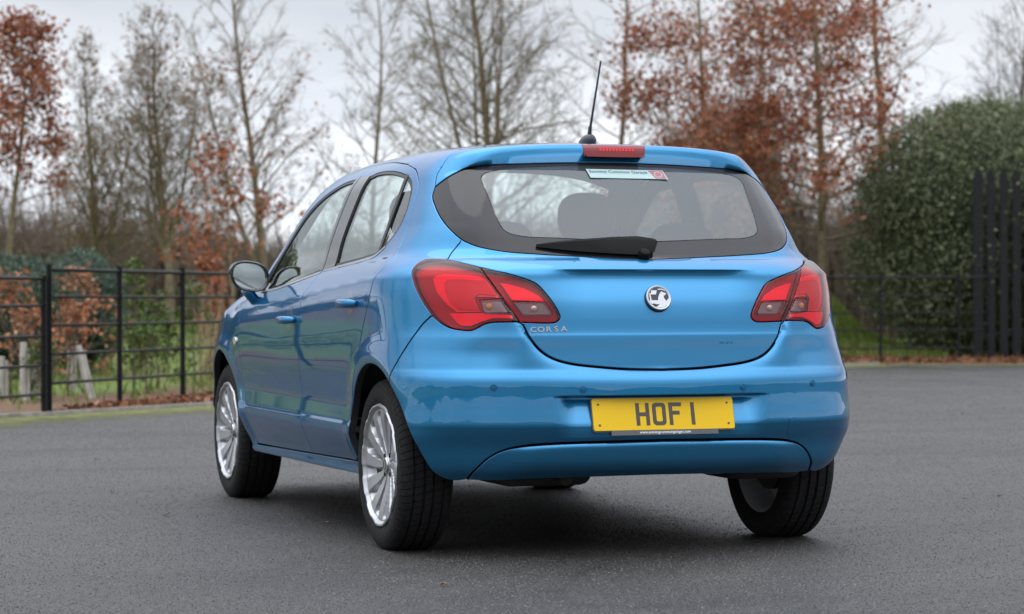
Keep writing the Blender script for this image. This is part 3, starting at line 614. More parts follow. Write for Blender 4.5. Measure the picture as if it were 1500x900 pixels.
for sx in (-1, 1):
    mir = sx > 0
    L_ = panel_obj('tail_lamp', shell_of(OUT, 'C', -.020, .02, gap=.003), ['lamp_smoke', 'black_plastic'], car, mir)
    I_ = panel_obj('inner_tail_lamp', shell_of(INN, 'C', -.020, .02, gap=.003), ['lamp_smoke', 'black_plastic'], tailgate, mir)
    P_ = [('lens', lens_o, 'lens_red', L_), ('clear_lens', shell_of(CL, 'C', .003, .02), 'lens_clear', L_), ('lamp_ring', poly_piece(ring_p, -.013), 'lamp_grey', L_), ('lamp_bowl', poly_piece(mid_p, -.009), 'lamp_mid', L_),
          ('indicator_reflector', poly_piece(clear_p, -.014), 'lamp_clear', L_), ('rear_reflector', poly_piece(refl_p, -.003), 'lamp_grey', L_)]
    for nm, pn, mt, par in P_: panel_obj(nm, pn, [mt, 'lamp_red_deep' if mt == 'lens_red' else 'lamp_dark'], par, mir)
    # the lens of the tailgate lamp and what is behind it
    panel_obj('tailgate_lens', lens_i, ['lens_red', 'lamp_red_deep'], tailgate, mir); panel_obj('clear_tailgate_lens', shell_of(ICL, 'C', .003, .02), ['lens_clear', 'lamp_dark'], tailgate, mir)
    panel_obj('lamp_band', poly_piece(iband_p, -.010), ['lamp_grey', 'lamp_dark'], tailgate, mir); panel_obj('reversing_reflector', poly_piece(iclear_p, -.014), ['lamp_clear', 'lamp_dark'], tailgate, mir)
    for c_, par in (((-.585, -.514, .868), L_), ((-.44, -.560, .860), tailgate)):
        p = refine(A([c_]))[0]; n = normal(p[None])[0]; p = p-n*.008; b = MB(); M_ = frame((0, 0, 0), (1, 0, 0), n); ring = []
        b.lathe([(-.010, .016), (-.002, .013), (.002, .008), (.003, .0)], 14, 'z'); b.v = [tuple(M_ @ Vector(v)+Vector(p)) for v in b.v]
        if mir: b.v = [(-v[0], v[1], v[2]) for v in b.v]
        b.build('bulb', 'lamp_bulb' if par is tailgate else 'amber', par, smooth=True)

# rear bumper with plate recess, valance, sensors, tow cover
ja = near(TLO, (-.754, -.393, .834))
b_edge = (crv([r_arch[-1], (-.852, -.318, .55), (-.835, -.366, .48), (-.815, -.395, .41), (-.79, -.410, .345), (-.755, -.415, .295), (-.70, -.43, .268), (-.655, -.46, .272)]))
bp_half = np.vstack([gate_bot[::-1], TLO[ja:][::-1][1:], bump_seam[1:], b_edge[1:], ins_top[1:]]); bp_half[0, 0] = 0; bp_half[-1, 0] = 0
BROW = [.405, .409, .413, .418, .423, .428, .433, .44, .448, .453, .457, .461, .465, .470, .477, .545, .552, .556, .558, .560, .562, .564, .567, .572, .58, .59, .60, .61, .62, .63, .64]
def lift_seam(h, dz):
    h = h.copy(); k = len(ins_top); h[:, 2] += dz*np.array([np.linalg.norm(ins_top-p, axis=1).min() < 1e-6 for p in h]); return h
bumper = panel_obj('rear_bumper', panel(sym(lift_gate(lift_seam(bp_half, .0012), -.0008)), 'C', grid=.011, rows=BROW, skirt=.03, flat=True), ['blue_paint', 'under'], car)
vb = (crv([(-.655, -.46, .272), (-.60, -.525, .268), (-.5, -.55, .272), (-.35, -.575, .276), (0, -.59, .280)]))
vl_half = np.vstack([ins_top[::-1], vb[1:]]); vl_half[0, 0] = 0; vl_half[-1, 0] = 0
val = panel_obj('valance', panel(sym(lift_seam(vl_half, -.001)), 'C', grid=.012, gap=.0016, rows=[.37, .38, .386, .391, .395, .398, .401, .403], flat=True), ['blue_paint', 'under'], bumper)
for x, z in ((-.599, .592), (-.291, .583), (.291, .583), (.599, .592)):
    p = refine(A([[x, -.6, z]]))[0]; n = normal(p[None])[0]; M_ = frame(p, (1, 0, 0), n); b = MB(); b.lathe([(-.004, .0125), (.0012, .0125), (.0016, .0115), (.0010, .0095)], 20, 'z', 0); b.lathe([(.0008, .0098), (.0024, .009), (.003, .0)], 20, 'z', 1)
    b.v = [tuple(M_ @ Vector(v)) for v in b.v]; b.build('parking_sensor', ['shade_gap_blue', 'sensor_face'], bumper, autosmooth=40)
tow_o = loop(crv([(.477, -.615, .478), (.50, -.61, .482), (.523, -.605, .477), (.534, -.59, .45), (.536, -.57, .420), (.51, -.58, .413), (.486, -.587, .417), (.478, -.60, .45), (.477, -.615, .478)], .006))
panel_obj('tow_cover_outline', shell_of(tow_o, 'C', .0005, .012, skirt=.001), ['shade_gap_blue', 'black_plastic'], bumper)  # dark blue sheet drawn as the gap line round the cover
tow = panel(tow_o, 'C', grid=.012, gap=.0022, edge=.001, lift=.0014, skirt=.003, inner=False); panel_obj('tow_cover', tow, ['blue_paint', 'black_plastic'], bumper)
# number plate
pt, pb = Vector((0, -.632, .551)), Vector((0, -.659, .443)); yd = (pt-pb).normalized(); nd = Vector((1, 0, 0)).cross(yd); PM = frame((pt+pb)/2, (1, 0, 0), nd)
def rrect(w, h, r, n=5):
    o = []
    for cx, cy, a in ((w/2-r, h/2-r, 0), (-w/2+r, h/2-r, 90), (-w/2+r, -h/2+r, 180), (w/2-r, -h/2+r, 270)):
        o += [(cx+r*math.cos(R(a+90*i/n)), cy+r*math.sin(R(a+90*i/n))) for i in range(n+1)]
    return o
b = MB(); b.prism(rrect(.526, .117, .010), PM @ Matrix.Translation((0, -.0015, -.012)), .011, 2); b.prism(rrect(.52, .111, .008), PM @ Matrix.Translation((0, 0, -.0008)), .004, 0)
st, H_, W_ = .0138, .079, .050; G = PM @ Matrix.Translation((0, -.001, .0028)); dp = .0008
def bar(x0, y0, x1, y1): b.prism([(x0, y0), (x1, y0), (x1, y1), (x0, y1)], G, dp, 1)
x = -.103; bar(x, -H_/2, x+st, H_/2); bar(x+W_-st, -H_/2, x+W_, H_/2); bar(x+st, -st/2, x+W_-st, st/2)
x = -.042; oc = [(x+W_/2+a, c) for a, c in rrect(W_, H_, .014)]; ic = [(x+W_/2+a, c) for a, c in rrect(W_-2*st, H_-2*st, .005)]
for i in range(len(oc)): j = (i+1) % len(oc); b.prism([oc[i], oc[j], ic[j], ic[i]], G, dp, 1)
x = .019; bar(x, -H_/2, x+st, H_/2); bar(x+st, H_/2-st, x+W_-.002, H_/2); bar(x+st, -.002-st*.1, x+W_-.010, -.002+st*.9)
x = .1005; bar(x, -H_/2, x+st, H_/2)
for sx_ in (-.238, .238):
    for sy_ in (.036, -.036): b.prism([(sx_+.0042*math.cos(t), sy_+.0042*math.sin(t)) for t in np.linspace(0, 2*math.pi, 8, endpoint=False)], G, .0015, 1)
b.prism([(-.197, -.073), (.197, -.073), (.197, -.055), (-.197, -.055)], PM @ Matrix.Translation((0, 0, -.009)), .0115, 2)
v, f = text_geo('www.sonningcommongarages.com', .0135, PM @ Matrix.Translation((0, -.0635, .0027)), .0005, bold=.00015); b.add(v, f, 3)
b.build('number_plate', ['plate_yellow', 'plate_black', 'plate_frame', 'print_white'], bumper, fix=False)
# tailgate lettering and emblem
b = MB()
for i, ch in enumerate('CORSA'):
    x = -.449+i*.0265; p = refine(A([[x, -.58, .786]]))[0]; n = normal(p[None])[0]; v, f = text_geo(ch, .0255, frame(p, (1, 0, 0), n), .004, sx=1.25, bold=.0004); b.add(v, f)
b.build('lettering', 'badge_metal', tailgate, fix=False)
p = refine(A([[0, -.60, .893]]))[0]; n = normal(p[None])[0]; EM = frame(p, (1, 0, 0), n); rE = .0465; b = MB()
b.lathe([(-.006, rE*1.02), (.006, rE*1.02), (.0075, rE)], 48, 'z', 1); b.lathe([(.007, rE*1.0), (.0125, rE*.97), (.0135, rE*.93), (.013, rE*.86), (.0112, rE*.80)], 48, 'z', 0); b.lathe([(.0105, rE*.82), (.0107, 0)], 48, 'z', 1)
GB = [(-.08, -.17), (-.06, -.02), (.02, .17), (.13, .35), (.29, .52), (.37, .42), (.56, .38), (.62, .29), (.52, .19), (.40, .17), (.42, -.06), (.56, -.27), (.78, -.05), (.8, -.3), (.6, -.58), (.2, -.80), (-.2, -.80), (-.35, -.74), (-.23, -.71), (-.04, -.55), (-.04, -.50), (-.21, -.54), (-.48, -.46), (-.62, -.52), (-.78, -.3), (-.72, -.2), (-.1, -.22)]
def ear(poly, z0, d, mi):
    tri = geometry.tessellate_polygon([[Vector((a, c, 0)) for a, c in poly]]); n_ = len(poly)
    b.add([EMv((a*rE, c*rE, z0+d)) for a, c in poly], [t for t in tri], mi); b.add([EMv((a*rE, c*rE, z)) for z in (z0, z0+d) for a, c in poly], [(i, (i+1) % n_, n_+(i+1) % n_, n_+i) for i in range(n_)], mi)
EMv = lambda v: Vector(v)
ear(GB, .0106, .0022, 0); ear([(-.52, .58), (-.08, .58), (-.19, .25), (-.62, .25)], .0106, .002, 0); ear([(-.72, .35), (-.63, .35), (-.60, -.2), (-.72, -.2)], .0106, .0018, 0); ear([(0, .70), (.3, .72), (.56, .60), (.6, .52), (.3, .64), (0, .62)], .0106, .0018, 0)
b.v = [tuple(EM @ Vector(v)) for v in b.v]; b.build('emblem', ['badge_metal', 'dark_emblem'], tailgate, autosmooth=35)
# window sticker
sl = refine(A([(-.117, -.198, 1.354), (.176, -.19, 1.356), (.184, -.227, 1.323), (-.110, -.233, 1.320)])); c_ = sl.mean(0); n = normal(c_[None])[0]; SM = frame(c_+n*.001, (1, 0, 0), n); b = MB()
b.prism([(-.147, .024), (.150, .024), (.158, -.024), (-.141, -.024)], SM, .0008, 0); b.prism([(.092, .0215), (.147, .0215), (.153, -.0215), (.110, -.0215)], SM @ Matrix.Translation((0, 0, .0008)), .0005, 2)
v, f = text_geo('Sonning Common Garage', .0215, SM @ Matrix.Translation((-.026, .010, .0008)), .0004, bold=.0004); b.add(v, f, 1)
for i in range(14): b.prism([(-.128+i*.0152, -.016), (-.128+i*.0152+.0105, -.016), (-.128+i*.0152+.0105, -.009), (-.128+i*.0152, -.009)], SM @ Matrix.Translation((0, 0, .0008)), .0003, 3)
for k in range(24):
    a0, a1 = 2*math.pi*k/24, 2*math.pi*(k+1)/24; b.prism([(.126+.016*math.cos(t)*s_, .016*math.sin(t)*s_) for t, s_ in ((a0, 1), (a1, 1), (a1, .82), (a0, .82))], SM @ Matrix.Translation((0, 0, .0013)), .0003, 0)
mat('sticker_grey', (.40, .52, .55), .4); b.build('window_sticker', ['sticker_white', 'sticker_dark', 'sticker_red', 'sticker_grey'], tailgate, fix=False)
# rear wiper
wt_ = A([(-.386, -.430, 1.079), (-.337, -.432, 1.086), (-.249, -.434, 1.095), (-.107, -.434, 1.105), (-.017, -.434, 1.108), (.046, -.441, 1.100)]); wm_ = A([(-.386, -.431, 1.077), (-.338, -.435, 1.080), (-.251, -.439, 1.087), (-.110, -.441, 1.095), (-.022, -.446, 1.093), (.052, -.450, 1.086)]); wb_ = A([(-.388, -.438, 1.070), (-.327, -.453, 1.062), (-.235, -.468, 1.053), (-.110, -.481, 1.044), (-.012, -.489, 1.038), (.032, -.475, 1.052)])
b = MB(); rows_ = []
for arr, h0, h1 in ((wt_, .003, .004), (wt_, .007, .014), (wm_, .011, .027), (wb_, .008, .018), (wb_, .002, .004)):
    pr = refine(arr); nn = normal(pr); hs = np.linspace(h0, h1, len(arr))[:, None]; rows_.append(pr+nn*hs-A([0, 0, 1])*hs*.35)
vv = np.vstack(rows_); k = 6; f = [(r*k+i, r*k+i+1, (r+1)*k+i+1, (r+1)*k+i) for r in range(4) for i in range(k-1)]+[(0, k, 2*k, 3*k, 4*k), tuple(r*k+k-1 for r in range(4, -1, -1))]+[(i+4*k, i+1+4*k, i+1, i) for i in range(k-1)]
b.add(vv, f); wip = b.build('rear_wiper', 'wiper_black', tailgate, autosmooth=30)
p = refine(A([[-.01, -.5, 1.045]]))[0]; n = normal(p[None])[0]; b = MB(); b.lathe([(-.005, .022), (.02, .021), (.026, .016), (.028, 0)], 20, 'z'); M_ = frame(p, (1, 0, 0), n); b.v = [tuple(M_ @ Vector(v)) for v in b.v]; b.build('wiper_pivot', 'wiper_black', tailgate, autosmooth=40)

# roof aerial
b = MB(); v = []; f = []; n_ = 16; st_ = [(0., .030, .055), (.35, .029, .053), (.7, .022, .042), (.92, .014, .028), (1., .004, .01)]; zr = float(from_q(A([[0, .09]]), 'T')[0, 2])
for u, wx, wy in st_:
    for k in range(n_): t = 2*math.pi*k/n_; v.append((wx*math.cos(t), .09+wy*math.sin(t)-.022*u, zr-.004+.036*u))
for i in range(len(st_)-1):
    for k in range(n_): f.append((i*n_+k, i*n_+(k+1) % n_, (i+1)*n_+(k+1) % n_, (i+1)*n_+k))
f.append(tuple((len(st_)-1)*n_+k for k in range(n_))); b.add(v, f); b.tube([(0, .066, zr+.026), (0, .056, zr+.06)], [.0085, .006], 10)
P0, P1 = Vector((0, .056, zr+.055)), Vector((0, -.053, 1.760)); b.tube([P0+(P1-P0)*t for t in np.linspace(0, 1, 14)], list(np.linspace(.0048, .0030, 14)), 8)
for t in np.linspace(.04, .98, 46):
    c_ = P0+(P1-P0)*t; b.tube([c_-(P1-P0)*.0035, c_, c_+(P1-P0)*.0035], [.0035, .0056-.0018*t, .0035], 8, caps=False)
mat('aerial_grey', (.035, .035, .038), .38); b.build('aerial', 'aerial_grey', car, autosmooth=40)

# door mirrors
def door_mirror(sx):
    prof = []; b = MB(); v = []; f = []; n_ = 28
    def outl(t):                                       # rounded wedge seen from behind: (x out, z)
        c_, s_ = math.cos(t), math.sin(t); w = .086 if c_ > 0 else .082; h = .066 if s_ > 0 else .064
        p_ = 2.6; r_ = 1/((abs(c_)**p_+abs(s_)**p_)**(1/p_)); return w*c_*r_*(1-.10*max(0, -s_)*max(0, c_)), h*s_*r_+.010*c_
    CX, CY, CZ = .880, 1.84, .990
    for u, sc, dy in ((0, .93, -.030), (.02, 1., -.026), (.25, 1.0, .0), (.5, .95, .032), (.75, .80, .062), (.92, .52, .082), (1, .12, .09)):
        for k in range(n_): a, z = outl(2*math.pi*k/n_); v.append((sx*(CX+a*sc), CY+dy, CZ+z*sc))
    for i in range(6):
        for k in range(n_): f.append((i*n_+k, i*n_+(k+1) % n_, (i+1)*n_+(k+1) % n_, (i+1)*n_+k))
    f.append(tuple(6*n_+k for k in range(n_))); b.add(v, f)
    # inward-stepped bezel behind the glass
    v2 = []
    for sc, dy in ((.93, -.030), (.86, -.027), (.84, -.012)):
        for k in range(n_): a, z = outl(2*math.pi*k/n_); v2.append((sx*(CX+a*sc), CY+dy, CZ+z*sc))
    f2 = [(i*n_+k, i*n_+(k+1) % n_, (i+1)*n_+(k+1) % n_, (i+1)*n_+k) for i in range(2) for k in range(n_)]+[tuple(2*n_+k for k in range(n_))]
    b.add(v2, f2); mr = b.build('door_mirror', 'black_gloss', car, autosmooth=50)
    b = MB(); b.add([(sx*(CX+outl(2*math.pi*k/n_)[0]*.83), CY-.0135, CZ+outl(2*math.pi*k/n_)[1]*.83) for k in range(n_)], [tuple(range(n_))]); b.build('mirror_glass', 'mirror_face', mr)
    b = MB(); b.tube([(sx*.880, CY+.03, CZ-.050), (sx*.868, CY+.03, CZ-.075), (sx*.846, CY+.035, CZ-.100), (sx*.815, CY+.04, CZ-.105)], [.030, .024, .024, .028], 12); b.v = [(x, CY+.02+(y-CY-.02)*1.4, z) for x, y, z in b.v]; b.build('mirror_arm', 'blue_paint', mr, smooth=True)
for sx in (-1, 1): door_mirror(sx)

# wheels
TY = [(.076, .205), (.082, .213), (.091, .221), (.0972, .240), (.0985, .258), (.0955, .278), (.087, .2935), (.077, .3015), (.066, .3048), (.058, .3060), (.0565, .2990), (.0505, .2990), (.049, .3066), (.022, .3080), (.0205, .3000), (.0125, .3000), (.011, .3082)]
TY = TY+[(-a, r_) for a, r_ in TY[::-1]]
b = MB(); b.lathe(TY, 96, 'x'); b.v = [(x, y, max(z, -.3003)) for x, y, z in b.v]; tyre_me = mesh('tyre', b.v, [q[::-1] for q in b.f], True); tyre_me.set_sharp_from_angle(angle=R(50))
NS_ = 12; nr, na = 40, NS_*24; v = []; f = []; mi = []
rs = np.concatenate([[0.004], np.linspace(.02, .205, nr-4), [.2080, .2105, .2165, .2195]])
for i, r_ in enumerate(rs):
    for j in range(na):
        ph = 2*math.pi*j/na; s_ = (ph*NS_/(2*math.pi)+.30*r_/.2) % 1; d = abs(s_-.5)*2; sk = s_-.5
        base = .060+.024*sst(.03, .203, r_)+.012*sst(.2005, .2110, r_)-.006*sst(.2165, .2195, r_)
        we = .66-.14*sst(.05, .19, r_); sc = 1-sst(we-.22, we, d)                 # flat spoke, steep wall, scooped floor
        env = sst(.050, .085, r_)*(1-sst(.178, .194, r_)); sc = 1-sst(1-we-.24, 1-we+.02, d)
        a = base-.030*env*sc*(1+.35*sk)+.003*(1-sc)
        if r_ < .034: a = .070 if r_ < .029 else .064
        if .036 < r_ < .05 and False: a -= .0
        v.append((a, r_*math.cos(ph), r_*math.sin(ph)))
for i in range(len(rs)-1):
    for j in range(na):
        f.append((i*na+j, i*na+(j+1) % na, (i+1)*na+(j+1) % na, (i+1)*na+j)); ph = 2*math.pi*(j+.5)/na; r_ = (rs[i]+rs[i+1])/2; s_ = (ph*NS_/(2*math.pi)+.30*r_/.2) % 1
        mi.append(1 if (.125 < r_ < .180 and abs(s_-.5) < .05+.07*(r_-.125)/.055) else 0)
rim_me = mesh('rim', v, f, True, mi); rim_me.set_sharp_from_angle(angle=R(38))
b = MB(); b.lathe([(.086, .2195), (.080, .206), (.03, .190), (-.05, .192), (-.078, .206), (-.084, .218)], 64, 'x'); b.lathe([(.03, .192), (.02, .06), (.02, .0)], 48, 'x'); barrel_me = mesh('barrel', b.v, b.f, True); barrel_me.set_sharp_from_angle(angle=R(40))
b = MB(); b.lathe([(.0705, .028), (.0735, .026), (.0745, .018), (.0745, .0)], 32, 'x')
for t in range(4):
    a_ = R(45+90*t); b.lathe([(.060, .0085), (.066, .0085), (.0665, .006), (.061, .0055), (.061, 0)], 10, 'x', 1, (0, .047*math.cos(a_), .047*math.sin(a_)))
b.lathe([(.0746, .0165), (.0752, .0160), (.0752, .0145), (.0746, .014)], 24, 'x', 1)
cap_me = mesh('centre_cap', b.v, b.f, True, b.m); cap_me.set_sharp_from_angle(angle=R(40))
b = MB(); b.lathe([(-.02, .03), (-.02, .125), (-.045, .125), (-.045, .03)], 40, 'x', closed=True); brk_me = mesh('brake_drum', b.v, b.f, True); brk_me.set_sharp_from_angle(angle=R(40))
HZ, HT = .3003, .7337
for sx in (-1, 1):
    for yw in (0., 2.51):
        w = link('wheel', barrel_me, ['inner_rim'], car); w.location = (sx*HT, yw, HZ); w.rotation_euler = (R(17 if yw else 4), 0, 0 if sx > 0 else math.pi)
        t_ = link('tyre', tyre_me, ['tyre'], w); t_.rotation_euler = (-w.rotation_euler[0], 0, 0)
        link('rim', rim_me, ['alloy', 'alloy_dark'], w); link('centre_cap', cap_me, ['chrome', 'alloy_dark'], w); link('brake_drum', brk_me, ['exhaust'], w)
# wheel housings
for sx in (-1, 1):
    for yw, rr_ in ((-.05, .375), (2.48, .38)):
        b = MB(); v = []; n_ = 28
        for x_ in (.765, .58):
            for k in range(n_+1): t = R(8)+R(164)*k/n_; v.append((sx*x_, yw+rr_*math.cos(t), .30+rr_*math.sin(t)))
        b.add(v, [(k, k+1, n_+2+k, n_+1+k) for k in range(n_)]); b.add([(sx*.58, yw, .3)]+[v[n_+1+k] for k in range(n_+1)], [(0, k+1, k+2) for k in range(n_)]); b.build('wheel_housing', 'under', car, smooth=False)
def rbox(c, d, r, rot=None, seg=3):
    bm = bmesh.new(); bmesh.ops.create_cube(bm, size=1.); bmesh.ops.scale(bm, vec=d, verts=bm.verts)
    bmesh.ops.bevel(bm, geom=bm.edges[:], offset=r, segments=seg, profile=.5, affect='EDGES')
    M_ = Matrix.Translation(c) @ (rot or Matrix.Identity(4)); bmesh.ops.transform(bm, matrix=M_, verts=bm.verts)
    v = [tuple(p.co) for p in bm.verts]; f = [tuple(p.index for p in q.verts) for q in bm.faces]; bm.free(); return v, f
# underside: floor pan, beam axle, silencer, springs
b = MB(); b.box((0, 1.30, .33), (1.24, 3.4, .10)); b.box((-.60, 1.22, .315), (.24, 1.72, .13)); b.box((.60, 1.22, .315), (.24, 1.72, .13)); b.box((0, -.26, .40), (1.1, .50, .20)); b.build('floor_pan', 'under', car)
b = MB(); b.tube([(-.62, .0, .28), (-.5, .12, .27), (0, .14, .265), (.5, .12, .27), (.62, 0, .28)], .038, 10); b.build('rear_axle', 'under', car, smooth=True)
b = MB(); v = []
b.tube([(-.18, -.40, .385), (-.12, -.40, .385), (.15, -.38, .385), (.22, -.38, .385)], [.05, .085, .085, .05], 16); b.tube([(-.18, -.40, .37), (-.28, -.44, .31), (-.31, -.52, .268)], [.02, .02, .022], 10); b.build('silencer', 'exhaust', car, autosmooth=40)
b = MB(); b.add(*rbox((.46, -.33, .30), (.30, .30, .10), .04)); b.build('undertray', 'under', car, smooth=True)
b = MB(); b.add(*rbox((-.36, -.30, .295), (.34, .36, .10), .04)); b.build('rear_silencer', 'under', car, smooth=True)  # dark box added as low silencer mass, hides the far front tyre

# cabin
def pad(c, h, e=2.7, n=20, m_=12):
    """plump rounded cushion"""
    v = []; f = []; pw = lambda t: math.copysign(abs(t)**(2/e), t)
    for i in range(m_+1):
        ph = -math.pi/2+math.pi*i/m_
        for k in range(n): th = 2*math.pi*k/n; v.append((c[0]+h[0]*pw(math.cos(ph))*pw(math.cos(th)), c[1]+h[1]*pw(math.cos(ph))*pw(math.sin(th)), c[2]+h[2]*pw(math.sin(ph))))
    for i in range(m_):
        for k in range(n): f.append((i*n+k, i*n+(k+1) % n, (i+1)*n+(k+1) % n, (i+1)*n+k))
    return v, f
def cabin_seat(x, y, w, name):
    b = MB(); rx = Matrix.Rotation(R(16), 4, 'X')
    b.add(*rbox((x, y+.22, .50), (w, .50, .18), .05)); b.add(*rbox((x, y-.08, .80), (w*.95, .16, .62), .06, rx)); return b
for sx in (-1, 1):
    b = cabin_seat(sx*.36, 1.22, .50, 'front_seat'); s_o = b.build('front_seat', 'seat_cloth', car, smooth=True)
    b = MB(); b.add(*pad((sx*.36, 1.05, 1.225), (.125, .055, .105))); b.tube([(sx*.36-.05, 1.08, 1.16), (sx*.36-.05, 1.10, 1.05)], .007, 6); b.tube([(sx*.36+.05, 1.08, 1.16), (sx*.36+.05, 1.10, 1.05)], .007, 6); b.build('headrest', 'seat_cloth', s_o, smooth=True)
b = MB(); b.add(*rbox((0, .42, .50), (1.22, .48, .18), .05)); b.add(*rbox((0, .14, .80), (1.22, .15, .56), .05, Matrix.Rotation(R(18), 4, 'X'))); rs_o = b.build('rear_seat', 'seat_cloth', car, smooth=True)
for x in (-.36, .36):
    b = MB(); b.add(*pad((x, .04, 1.10), (.125, .05, .075))); b.build('headrest', 'seat_cloth', rs_o, smooth=True)
b = MB(); b.add(*rbox((0, 1.98, .84), (1.42, .46, .24), .07)); b.add(*rbox((.36, 1.82, .96), (.36, .2, .06), .03)); b.build('dashboard', 'inner_trim', car, smooth=True)
b = MB(); n_ = 28; M_ = Matrix.Translation((.36, 1.68, .90)) @ Matrix.Rotation(R(65), 4, 'X'); pts = [M_ @ Vector((.185*math.cos(2*math.pi*k/n_), .185*math.sin(2*math.pi*k/n_), 0)) for k in range(n_+1)]
b.tube(pts, .014, 8, caps=False); b.tube([M_ @ Vector((-.18, 0, 0)), M_ @ Vector((.18, 0, 0))], .02, 6); b.tube([M_ @ Vector((0, -.18, 0)), M_ @ Vector((0, 0, 0)), M_ @ Vector((0, 0, -.2))], .025, 6); b.build('steering_wheel', 'inner_trim', car, smooth=True)
b = MB(); b.add(*rbox((0, 1.62, 1.335), (.22, .04, .07), .018)); b.tube([(0, 1.62, 1.36), (0, 1.56, 1.40)], .01, 6); b.build('interior_mirror', 'black_plastic', car, smooth=True)
b = MB(); b.box((0, -.18, .93), (1.12, .44, .02)); b.build('parcel_shelf', 'seat_cloth', car)

# ------------------------------------------------------------------ the place round the car
def at(lat, dep, z=0.):
    """a ground position: metres to the right of and away from the photographer"""
    p = CAM*A([1, 1, 0])+VR*lat+VF*dep; return A([p[0], p[1], z])
EDGE = A([(-14., -14.), (-9.6, -2.), (-6.55, 10.3), (-3.93, 18.45), (-2.52, 20.7), (.6, 26.4), (3.6, 32.0), (5.0, 33.6), (7.5, 33.4), (12, 32.5), (40, 27)])
def edge_off(lat, dep):
    """signed distance beyond the edge of the tarmac (positive on the verge)"""
    P_ = np.stack([np.asarray(lat, float), np.asarray(dep, float)], -1); best = np.full(P_.shape[:-1], 1e9); sg = np.ones(P_.shape[:-1])
    for a, b_ in zip(EDGE[:-1], EDGE[1:]):
        d = b_-a; t = np.clip(((P_-a)@d)/(d@d), 0, 1); v = P_-(a+t[..., None]*d); ds = np.hypot(v[..., 0], v[..., 1]); cr = d[0]*v[..., 1]-d[1]*v[..., 0]
        m_ = ds < best; best = np.where(m_, ds, best); sg = np.where(m_, np.sign(cr), sg)
    return best*sg
def ground_h(lat, dep):
    e = np.maximum(edge_off(lat, dep), 0); l_ = np.asarray(lat, float); r_ = sst(1, 4, l_)*(1-sst(4.9, 6.0, l_)); s_ = sst(5.0, 6.0, l_)
    return .02*np.minimum(e/.3, 1)+(.42+.75*r_-.3*s_)*sst(.5, 9, e)+.5*sst(9, 30, e)
rng = np.random.default_rng(7)
# tarmac
m = mat('tarmac', (.06, .06, .062), .62, spec=.38); q = NT(m); co = q.n('ShaderNodeTexCoord'); ob = co.outputs['Object']
n1 = q.noise(115, 2, .75, ob); n2 = q.noise(.75, 7, .68, ob, .8); n3 = q.noise(260, 2, .6, ob)
vor = q.n('ShaderNodeTexVoronoi', {'Vector': ob, 'Scale': 140.})
c1 = q.ramp(n1.outputs[0], [(.34, (.008, .008, .008)), (.44, (.025, .0238, .0228)), (.53, (.046, .0435, .042)), (.64, (.115, .108, .104))])
mp = q.n('ShaderNodeMapping', {'Vector': ob, 'Rotation': (0, 0, .95), 'Scale': (.10, 1.3, 1)}); n4 = q.noise(1.6, 4, .5, mp.outputs[0])
big = q.n('ShaderNodeMapRange', {0: n2.outputs[0], 1: .34, 2: .66, 3: .50, 4: 1.50}); st = q.n('ShaderNodeMapRange', {0: n4.outputs[0], 1: .36, 2: .50, 3: .70, 4: 1.0})
n5 = q.noise(34, 5, .85, ob); gr_ = q.n('ShaderNodeMapRange', {0: n5.outputs[0], 1: .36, 2: .64, 3: .55, 4: 1.42}); m0 = q.n('ShaderNodeMath', {0: big.outputs[0], 1: gr_.outputs[0]}, operation='MULTIPLY')
mm = q.n('ShaderNodeMath', {0: m0.outputs[0], 1: st.outputs[0]}, operation='MULTIPLY')
sc = q.n('ShaderNodeVectorMath', {0: c1.outputs[0]}, operation='SCALE'); q.l(mm.outputs[0], sc.inputs[3]); q.l(sc.outputs[0], q.b.inputs['Base Color'])
rg = q.n('ShaderNodeMapRange', {0: n2.outputs[0], 1: .3, 2: .7, 3: .40, 4: .64}); q.l(rg.outputs[0], q.b.inputs['Roughness'])
hm = q.n('ShaderNodeMath', {0: n1.outputs[0], 1: n5.outputs[0]}, operation='ADD'); q.bump(hm.outputs[0], .8, .009)
poly = [tuple(at(*p)) for p in EDGE]+[tuple(at(40, -60)), tuple(at(-50, -60)), tuple(at(-50, -14))]
me = mesh('tarmac', poly, [tuple(range(len(poly)))]); bm = bmesh.new(); bm.from_mesh(me); bmesh.ops.triangulate(bm, faces=bm.faces[:]); bmesh.ops.recalc_face_normals(bm, faces=bm.faces)
for f_ in bm.faces:
    if f_.normal.z < 0: f_.normal_flip()
bm.to_mesh(me); bm.free(); tag(link('tarmac', me, 'tarmac'), kind='structure')
# stone chippings standing out of the tarmac where one can make them out
rg = np.random.default_rng(12); n = 260000; de_ = 6.4+rg.random(n)**1.7*24.; la_ = rg.uniform(-1, 1, n)*(de_*.235+.5); ok = edge_off(la_, de_) < -.3; la_, de_ = la_[ok], de_[ok]; n = len(la_)
B_ = CAM*A([1, 1, 0])+VR*la_[:, None]+VF*de_[:, None]; sz = rg.uniform(.0022, .0047, n)*(.65+.037*de_); an = rg.uniform(0, 6.28, n); hz = sz*rg.uniform(.3, .8, n)
V = np.stack([B_+np.stack([np.cos(an+k*2.094)*sz*w, np.sin(an+k*2.094)*sz*w, 0*sz-.0004], 1) for k, w in enumerate(rg.uniform(.7, 1.2, 3))]+[B_+np.stack([rg.normal(size=n)*sz*.2, rg.normal(size=n)*sz*.2, hz], 1)], 1).reshape(-1, 3)
i = np.arange(n)[:, None, None]*4; Q = (i+A([[0, 1, 3], [1, 2, 3], [2, 0, 3]], int)[None]).reshape(-1, 3)
CHIP = (V, Q)
